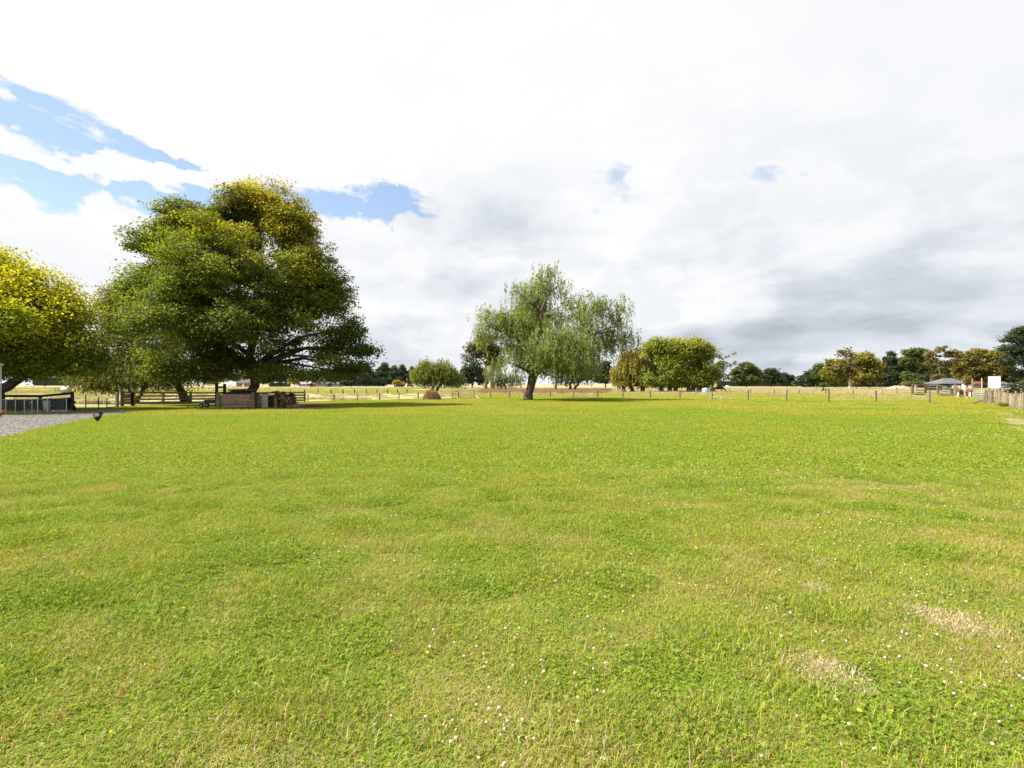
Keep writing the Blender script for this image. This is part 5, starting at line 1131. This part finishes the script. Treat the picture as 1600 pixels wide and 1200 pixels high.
# ------------------------------------------------------------------ buildings
def pavilion():
    Z = G(1490, 610.5).y; s_ = unit(Z); x0, x1 = atZ(1470, 600, Z).x, atZ(1513, 600, Z).x; ze = atZ(0, 599.2, Z).z; zr = atZ(0, 590.6, Z).z; d = 6.0
    root = thing('pavilion', 'open sided shed with a grey hipped roof behind the calves', 'shed', ((x0 + x1) / 2, Z + d / 2, 0))
    def hip(name, x0, x1, y0, y1, ze, zr, rx0, rx1, m):
        ym = (y0 + y1) / 2; mb = MB(); v = [(x0, y0, ze), (x1, y0, ze), (x1, y1, ze), (x0, y1, ze), (rx0, ym, zr), (rx1, ym, zr)]
        vv = v[:4] + v[4:] + [(p[0], p[1], p[2] - .12) for p in v[:4]]
        mb.add(vv, [(0, 1, 5, 4), (1, 2, 5), (2, 3, 4, 5), (3, 0, 4), (0, 6, 7, 1), (1, 7, 8, 2), (2, 8, 9, 3), (3, 9, 6, 0), (6, 9, 8, 7)]); return mb.build(name, m, root)
    hip('roof', x0, x1, Z - .4, Z + d, ze, zr, x0 + (x1 - x0) * .42, x0 + (x1 - x0) * .72, ROOF_GREY)
    for f in (.08, .36, .56, .74, .94):
        beamo('post', (x0 + (x1 - x0) * f, Z, -.05), (x0 + (x1 - x0) * f, Z, ze - .12), .16, .16, WOOD_PALE if f in (.56, .74) else WOOD_BROWN, root)
    for f in (.08, .94): beamo('post', (x0 + (x1 - x0) * f, Z + d - .5, -.05), (x0 + (x1 - x0) * f, Z + d - .5, ze - .12), .16, .16, WOOD_BROWN, root)
    mb = MB(); mb.box(((x0 + x1) / 2, Z + d - .45, (ze - .14) / 2), ((x1 - x0) * .82, .06, ze - .16)); mb.build('back_wall', WOOD_RED, root)
    beamo('lintel', (x0 + .3, Z - .1, ze - .2), (x1 - .3, Z - .1, ze - .2), .05, .14, WOOD_DARK, root)
pavilion()
def gable_house(name, label, pxs, ye, yr, yb, wall, roof, depth=8, ridge='x', wins=(), doors=(), hipx=0.0, cat='house', over=.3, chim=None):
    B = G((pxs[0] + pxs[1]) / 2, yb); Z = B.y; s_ = unit(Z); x0, x1 = atZ(pxs[0], 0, Z).x, atZ(pxs[1], 0, Z).x; ze, zr = atZ(0, ye, Z).z, atZ(0, yr, Z).z
    root = thing(name, label, cat, ((x0 + x1) / 2, Z + depth / 2, 0))
    mb = MB(); t_ = .2
    if ridge == 'x':
        mb.box(((x0 + x1) / 2, Z + t_ / 2, ze / 2 - .03), (x1 - x0, t_, ze - .06)); w1 = mb.build('front_wall', wall, root)
        mb = MB(); mb.box(((x0 + x1) / 2, Z + depth, ze / 2 - .03), (x1 - x0, t_, ze - .06)); mb.build('back_wall', wall, root)
        for x_ in (x0 + .1, x1 - .1): mb = MB(); mb.box((x_, Z + depth / 2 + .05, ze / 2 - .03), (t_, depth - .32, ze - .06)); mb.build('side_wall', wall, root)
        a0, a1, b0, b1 = x0 - over, x1 + over, Z - over, Z + depth + over; hx = hipx * (x1 - x0); ym = (b0 + b1) / 2
        v = [(a0, b0, ze - .05), (a1, b0, ze - .05), (a1, b1, ze - .05), (a0, b1, ze - .05), (a0 + hx, ym, zr), (a1 - hx, ym, zr)]
    else:
        mb.prism([(x0, Z, -.02), (x1, Z, -.02), (x1, Z, ze), ((x0 + x1) / 2, Z, zr - .15), (x0, Z, ze)], None, None, (0, t_, 0)); w1 = mb.build('front_wall', wall, root)
        for x_ in (x0 + .1, x1 - .1): mb = MB(); mb.box((x_, Z + depth / 2 + .12, ze / 2 - .06), (t_, depth - .2, ze - .12)); mb.build('side_wall', wall, root)
        a0, a1, b0, b1 = x0 - over, x1 + over, Z - over, Z + depth; xm = (a0 + a1) / 2
        v = [(a0, b0, ze - .12), (a0, b1, ze - .12), (a1, b1, ze - .12), (a1, b0, ze - .12), (xm, b0, zr), (xm, b1, zr)]
    lo = [(p[0], p[1], p[2] - .15) for p in v]
    mb = MB(); vv = v + lo
    if ridge == 'x': F_ = [(0, 1, 5, 4), (1, 2, 5), (2, 3, 4, 5), (3, 0, 4), (7, 6, 10, 11), (8, 7, 11), (9, 8, 11, 10), (6, 9, 10), (0, 6, 7, 1), (1, 7, 8, 2), (2, 8, 9, 3), (3, 9, 6, 0)]
    else: F_ = [(1, 0, 4, 5), (3, 2, 5, 4), (6, 7, 11, 10), (8, 9, 10, 11), (0, 6, 10, 4), (3, 4, 10, 9), (1, 5, 11, 7), (2, 8, 11, 5), (0, 1, 7, 6), (2, 3, 9, 8)]
    mb.add(vv, F_); rf = mb.build('roof', roof, root)
    if chim: cx = x0 + (x1 - x0) * chim; mb = MB(); mb.box((cx, Z + depth * .45, zr + .3), (.7, .6, 1.8)); mb.build('chimney', BRICK, rf)
    for (f, w_, z0, z1) in wins:
        cx = x0 + (x1 - x0) * f; fr = MB()
        for dx in (-w_ / 2, w_ / 2): fr.box((cx + dx, Z - .03, (z0 + z1) / 2), (.09, .07, z1 - z0 + .09))
        fr = MB(); fr.box((cx, Z - .02, (z0 + z1) / 2), (w_ + .16, .05, z1 - z0 + .16)); fo = fr.build('window', WHITE, root)
        gp = MB(); gp.box((cx, Z - .05, (z0 + z1) / 2), (w_, .03, z1 - z0)); gp.build('pane', GLASS, fo)
    for (f, w_, h_, m_) in doors:
        cx = x0 + (x1 - x0) * f; db = MB(); db.box((cx, Z - .03, h_ / 2), (w_, .06, h_)); dd = db.build('door', m_, root); hb = MB(); hb.box((cx + w_ * .38, Z - .08, 1.0), (.06, .05, .15)); hb.build('handle', DARK_STEEL, dd)
    return root
gable_house('house', 'brick house with grey hipped roof seen just left of the huge trunk', (369, 391), 598.2, 592, 604.6, BRICK, ROOF_GREY, 9, wins=((.3, 1.6, .9, 2.1), (.7, 1.6, .9, 2.1)), doors=((.5, 1.0, 2.1, WHITE),), hipx=.25, chim=.15)
gable_house('house', 'pale house with a brown gable end beyond the dry field', (494, 505), 597.4, 591.6, 604.4, WALL_BEIGE, ROOF_BROWN, 12, ridge='y', wins=((.3, 1.4, .9, 2.1), (.72, 1.2, .9, 2.1)))
gable_house('house', 'long low house with a grey roof right of the gable ended house', (505.5, 529), 600, 597, 604.4, WALL_BEIGE, ROOF_GREY, 8, wins=((.15, 1.8, .7, 1.8), (.62, 2.0, .7, 1.8), (.86, 1.4, .7, 1.8)), doors=((.38, 2.4, 2.0, BLACKISH),))
gable_house('red_shed', 'small red brown shed left of the pale house', (482.5, 491), 600, 598, 604.4, BRICK, RUST, 5, ridge='y', doors=((.5, 2.0, 2.0, WOOD_DARK),), cat='shed')
gable_house('red_roofed_barn', 'low barn with a dark red iron roof behind the tall posts', (1519, 1546), 600.2, 595.5, 607.4, WALL_BEIGE, ROOF_RED, 9, wins=((.25, 1.4, .9, 2.0),), doors=((.65, 2.4, 2.2, WOOD_DARK),), cat='barn')
gable_house('white_hut', 'narrow white hut with a window right of the pavilion roof', (1512.5, 1517.5), 594.5, 591.5, 609.2, WHITE, RUST, 2.5, ridge='y', wins=((.5, .5, 2.0, 2.6),), cat='hut', over=.1)
gable_house('glasshouse', 'long pale glasshouse showing above the dark hedge', (1172, 1196), 594.8, 592.2, 603.5, WHITE, WHITE, 8, wins=tuple((.08 + .12 * k, 2.2, 2.2, 4.2) for k in range(8)), cat='greenhouse')
gable_house('field_shed', 'beige field shed beside the right end of the dense willow clump', (1094.5, 1108), 602, 600, 613, WALL_BEIGE, WALL_BEIGE, 2.4, ridge='x', wins=((.8, .35, .75, 1.15),), cat='shed', over=.06)
gable_house('house', 'low white house far off between the firewood and the red shed', (466, 478), 600.6, 599.2, 604.2, WHITE, ROOF_GREY, 6, wins=((.3, 1.6, .5, 1.4), (.75, 1.4, .5, 1.4)))
gable_house('house', 'far house with dark roof peeping behind the white board on the right', (1563, 1580), 600, 596, 606.5, WALL_BEIGE, ROOF_BROWN, 8, wins=((.3, 1.5, .9, 2.0), (.72, 1.5, .9, 2.0)))
# water tank, tyre, hay ring by the shed
q = G(1102, 614); t = thing('water_tank', 'pale blue water tank in front of the beige field shed', 'tank', q); R_ = 5 * unit(q.y)
MB().tube([q, q + Vector((0, 0, .06)), q + Vector((0, 0, .8)), q + Vector((0, 0, .92)), q + Vector((0, 0, .96))], [R_ * .97, R_, R_, R_ * .8, R_ * .3], 18).build('shell', TANKBLUE, t)
MB().tube([q + Vector((0, 0, .962)), q + Vector((0, 0, 1.02))], [.2, .2], 12).build('lid', TANKBLUE, t)
q = G(1113.5, 613.4); t = thing('old_tyre', 'big dark tyre standing upright right of the pale blue tank', 'tyre', q)
vs, fs = [], []; n1, n2 = 20, 8
for i in range(n1):
    for j in range(n2):
        a_, b_ = 2 * math.pi * i / n1, 2 * math.pi * j / n2; rr_ = .40 + .16 * math.cos(b_); vs.append((q.x + rr_ * math.cos(a_), q.y + .18 * math.sin(b_), .56 + rr_ * math.sin(a_)))
        fs.append((i * n2 + j, ((i + 1) % n1) * n2 + j, ((i + 1) % n1) * n2 + (j + 1) % n2, i * n2 + (j + 1) % n2))
MB().add(vs, fs).build('tread', RUBBER, t); MB().tube([q + Vector((0, -.06, .56)), q + Vector((0, .06, .56))], [.22, .22], 14).build('hub', DARK_STEEL, t)

def car(px, py, wpx, label, m, flip=1):
    B = G(px, py); L_ = wpx * unit(B.y); k = L_ / 4.4; root = thing('parked_car', label, 'car', B)
    prof = [(-2.2, .35), (-2.2, .75), (-1.9, .92), (-1.5, .98), (-.95, 1.42), (.55, 1.46), (1.25, .98), (2.0, .86), (2.2, .62), (2.2, .35)]
    mb = MB(); mb.prism([(B.x + u * k * flip, B.y - .85, v * k) for u, v in prof], None, None, (0, 1.7, 0)); mb.build('body', m, root)
    for y_ in (-.87, .86):
        mb = MB(); mb.prism([(B.x + u * k * flip, B.y + y_, v * k) for u, v in ((-1.3, 1.0), (-.88, 1.36), (-.2, 1.38), (-.2, 1.0))], None, None, (0, .015, 0)); mb.build('window', GLASS, root)
        mb = MB(); mb.prism([(B.x + u * k * flip, B.y + y_, v * k) for u, v in ((-.12, 1.0), (-.12, 1.38), (.5, 1.40), (1.1, 1.0))], None, None, (0, .015, 0)); mb.build('window', GLASS, root)
        for u in (-1.4, 1.4):
            c = Vector((B.x + u * k * flip, B.y + y_ * .95, .33 * k)); mb = MB(); mb.tube([c - Vector((0, .1, 0)), c + Vector((0, .1, 0))], .33 * k, 14); w_ = mb.build('wheel', RUBBER, root)
            mb = MB(); mb.tube([c - Vector((0, .12, 0)), c + Vector((0, .12, 0))], .19 * k, 10); mb.build('rim', STEEL, w_)
    return root
car(46, 604.4, 13, 'white car with dark windows far off under the golden tree', CARWHITE)
car(362, 604.8, 11, 'small white car parked left of the brick house', CARWHITE, -1)
car(1138, 604.9, 8, 'tiny white car at the far edge of the dry field, below the thin poplar', CARWHITE)
car(1571, 607.6, 15, 'dark blue car seen between the white board and the flowering bush', CARBLUE, -1)
# pale round bale / white silage bundle by the left fence
q = G(103, 614.5); t = thing('silage_bale', 'pale plastic wrapped bale standing in the left paddock', 'bale', q)
mb = MB(); mb.tube([q + Vector((-.62, 0, .60)), q + Vector((-.58, 0, .60)), q + Vector((.58, 0, .60)), q + Vector((.62, 0, .60))], [.50, .62, .62, .50], 16); mb.build('wrap', LIMEWHITE, t)
mb = MB(); mb.tube([q + Vector((-.63, 0, .60)), q + Vector((-.66, 0, .60))], [.4, .3], 12); mb.build('end_cap', WHITE, t)
# jumps rails in the paddock at left
for i, (x0, x1, y0, y1, lb) in enumerate(((86, 108, 605.5, 613.2, 'thin pale hurdle rails in the left paddock under the golden tree'),)):
    a, b = G(x0, y1), G(x1, y1); t = thing('hurdle', lb, 'hurdle', a)
    for k in range(5): q = a.lerp(b, k / 4); beamo('upright', q - Vector((0, 0, .02)), q + Vector((0, 0, 1.05)), .07, .07, WOOD_GREY, t)
    for z_ in (.4, .98): beamo('rail', a + Vector((0, -.07, z_)), b + Vector((0, -.07, z_)), .04, .09, WOOD_GREY, t)

# ------------------------------------------------------------------ animals (one continuous skin each)
def skin(name, verts, edges, radii, mats, root=0, sub=2):
    me = bpy.data.meshes.new('tmp'); me.from_pydata(verts, edges, []); o = bpy.data.objects.new('tmp', me); COL.objects.link(o)
    o.modifiers.new('s', 'SKIN'); sm = o.modifiers.new('u', 'SUBSURF'); sm.levels = sub; sm.render_levels = sub
    for i, d in enumerate(me.skin_vertices[0].data): d.radius = radii[i] if hasattr(radii[i], '__len__') else (radii[i], radii[i]); d.use_root = (i == root)
    dg = bpy.context.evaluated_depsgraph_get(); dg.update(); out = bpy.data.meshes.new_from_object(o.evaluated_get(dg)); out.name = name
    bpy.data.objects.remove(o); out.materials.clear()
    for m in (mats if isinstance(mats, (list, tuple)) else [mats]): out.materials.append(m)
    out.polygons.foreach_set('use_smooth', [True] * len(out.polygons)); return out
def hen_mesh(m):
    # body along +X (head at +X), standing on z=0
    v = [(0, 0, .21), (.09, 0, .22), (.14, 0, .27), (.165, 0, .335), (.20, 0, .375), (.225, 0, .372), (-.09, 0, .23), (-.15, 0, .29), (-.19, 0, .37), (-.20, 0, .40), (0, .045, .13), (.005, .05, .02), (0, -.045, .13), (.005, -.05, .02), (-.14, 0, .24)]
    e = [(0, 1), (1, 2), (2, 3), (3, 4), (4, 5), (0, 6), (6, 7), (7, 8), (8, 9), (0, 10), (10, 11), (0, 12), (12, 13), (6, 14)]
    r = [(.095, .105), (.085, .095), (.055, .055), (.035, .035), (.034, .032), (.014, .014), (.085, .09), (.055, .06), (.03, .05), (.012, .03), (.035, .035), (.012, .012), (.035, .035), (.012, .012), (.04, .05)]
    return skin('body', v, e, r, m)
def hen(px, py, label, m, facing, scale=1.0, mesh=None):
    B = G(px, py); root = thing('hen', label, 'hen', B); root.rotation_euler = (0, 0, facing); root.scale = (scale,) * 3
    b = link('body', mesh or hen_mesh(m), root)
    mb = MB(); mb.prism([(.185, -.008, .395), (.19, -.008, .43), (.20, -.008, .41), (.212, -.008, .432), (.222, -.008, .41), (.236, -.008, .418), (.235, -.008, .385)], None, None, (0, .016, 0)); link('comb', mb.mesh('comb', COMB_RED), root)
    mb = MB(); mb.ball((.215, 0, .345), (.014, .012, .024), 6, 5); link('wattle', mb.mesh('wattle', COMB_RED), root)
    mb = MB(); mb.tube([(.232, 0, .372), (.262, 0, .364)], [.013, .003], 6); link('beak', mb.mesh('beak', HORN), root)
    mb = MB()
    for y_ in (-.05, .05):
        mb = MB(); mb.tube([(.005, y_, .06), (.01, y_, .012)], [.011, .009], 6)
        for a_ in (-.5, 0, .5): mb.tube([(.01, y_, .012), (.01 + .06 * math.cos(a_), y_ + .06 * math.sin(a_), .006)], [.008, .004], 4)
        link('foot', mb.mesh('foot', HORN), root)
    for k in range(5):
        a_ = R(50 + k * 14); mb = MB(); c = Vector((-.16, (k - 2) * .012, .29)); d = Vector((-math.cos(a_), 0, math.sin(a_)))
        mb.beam(c, c + d * .17, .012, .045); link('tail_feather', mb.mesh('tail_feather', m), root)
    for y_ in (-1, 1):
        mb = MB(); mb.ball((-.02, y_ * .088, .225), (.10, .022, .06), 10, 7); link('wing', mb.mesh('wing', m, smooth=True), root)
    return root
hen(152, 659.8, 'dark russet hen walking left at the edge of the gravel drive', HEN_RED, R(172), 1.02)
hen(116, 643.2, 'black hen standing beside the poultry pen at the far edge of the gravel', HEN_BLACK, R(120), 1.0)
hen(-.5, 652.4, 'ginger hen half out of the picture at the foot of the white pole', HEN_ORANGE, R(15), 1.05)

def cow_mesh(mats, graze=True):
    # facing -Y, feet on z=0, sized as a yearling
    hd = [(0, -.62, .80), (0, -.92, .58), (0, -1.10, .36), (0, -1.22, .16)] if graze else [(0, -.70, 1.10), (0, -.98, 1.25), (0, -1.18, 1.20), (0, -1.36, 1.02)]
    v = [(0, .1, .80), (0, -.42, .82), *hd, (0, .52, .82), (0, .78, .84), (0, .86, .60), (0, .87, .34)]
    e = [(0, 1), (1, 2), (2, 3), (3, 4), (4, 5), (0, 6), (6, 7), (7, 8), (8, 9)]
    r = [(.30, .33), (.25, .31), (.17, .20), (.13, .14), (.115, .125), (.075, .075), (.27, .30), (.14, .16), (.022, .022), (.035, .035)]
    def leg(att, pts, rs_):
        a = att
        for p, q in zip(pts, rs_): v.append(p); r.append((q, q)); e.append((a, len(v) - 1)); a = len(v) - 1
    for sx in (-1, 1):
        leg(1, [(sx * .17, -.45, .58), (sx * .18, -.46, .33), (sx * .18, -.45, .10), (sx * .18, -.47, .02)], (.10, .062, .045, .058))
        leg(6, [(sx * .18, .58, .62), (sx * .19, .52, .46), (sx * .19, .66, .30), (sx * .19, .62, .09), (sx * .19, .60, .02)], (.14, .09, .055, .045, .058))
    me = skin('body', v, e, r, mats)
    hz = hd[2]
    for p in me.polygons:
        c = p.center
        face = c.y < hd[1][1] - .06 and (abs(c.x) < .10 or c.z < hz[2] - .1)
        sock = c.z < .20
        brisket = c.y < -.30 and abs(c.x) < .12 and c.z < .62 and c.y > -.75
        belly = abs(c.x) < .14 and c.z < .56 and abs(c.y) < .6
        p.material_index = 1 if (face or sock or brisket or belly) and len(me.materials) > 1 else 0
    return me, hd
def cow(px, py, label, mats, facing, scale, graze=True, group=None, me=None, name='calf'):
    B = G(px, py); root = thing(name, label, 'calf' if name == 'calf' else 'cow', B, group); root.rotation_euler = (0, 0, facing); root.scale = (scale,) * 3
    m, hd = cow_mesh(mats, graze); link('body', m, root)
    h1, h2 = Vector(hd[1]), Vector(hd[2])
    for sx in (-1, 1):
        mb = MB(); c = h1 + Vector((sx * .12, -.02, .05)); mb.prism([c, c + Vector((sx * .10, 0, .05)), c + Vector((sx * .17, 0, .0)), c + Vector((sx * .10, 0, -.05))], None, None, (0, .03, 0)); link('ear', mb.mesh('ear', mats[0]), root)
        mb = MB(); mb.ball(h1.lerp(h2, .55) + Vector((sx * .115, -.03, .02)), .02, 6, 5); link('eye', mb.mesh('eye', BLACKISH), root)
    mb = MB(); e_ = Vector(hd[3]); mb.ball(e_ + Vector((0, -.05, -.02)), (.06, .05, .045), 8, 6); link('muzzle', mb.mesh('muzzle', HORN), root)
    return root
cow(1500, 621.4, 'smaller red brown calf with white face grazing left of the other one', [COW_RED, COW_WHITE], R(-50), .98)
cow(1514, 622.4, 'larger red brown calf with white face grazing beside the chalky pallet', [COW_RED, COW_WHITE], R(-36), 1.06)
cow(1124, 612.6, 'dark cow grazing right of the old tyre', [COW_DARK], R(80), 1.15, name='cow')
for i, (px, py, lb, f) in enumerate(((622, 606.6, 'leftmost dark cow in the far left paddock, below the gorse bush', 90), (628, 606.4, 'middle dark cow in the far left paddock, right of the gorse bush', -80), (640, 606.2, 'rightmost dark cow in the far left paddock, close to the small willow', 70))):
    cow(px, py, lb, [COW_DARK], R(f), 1.5, name='cow', group='dark cows in the far paddock')
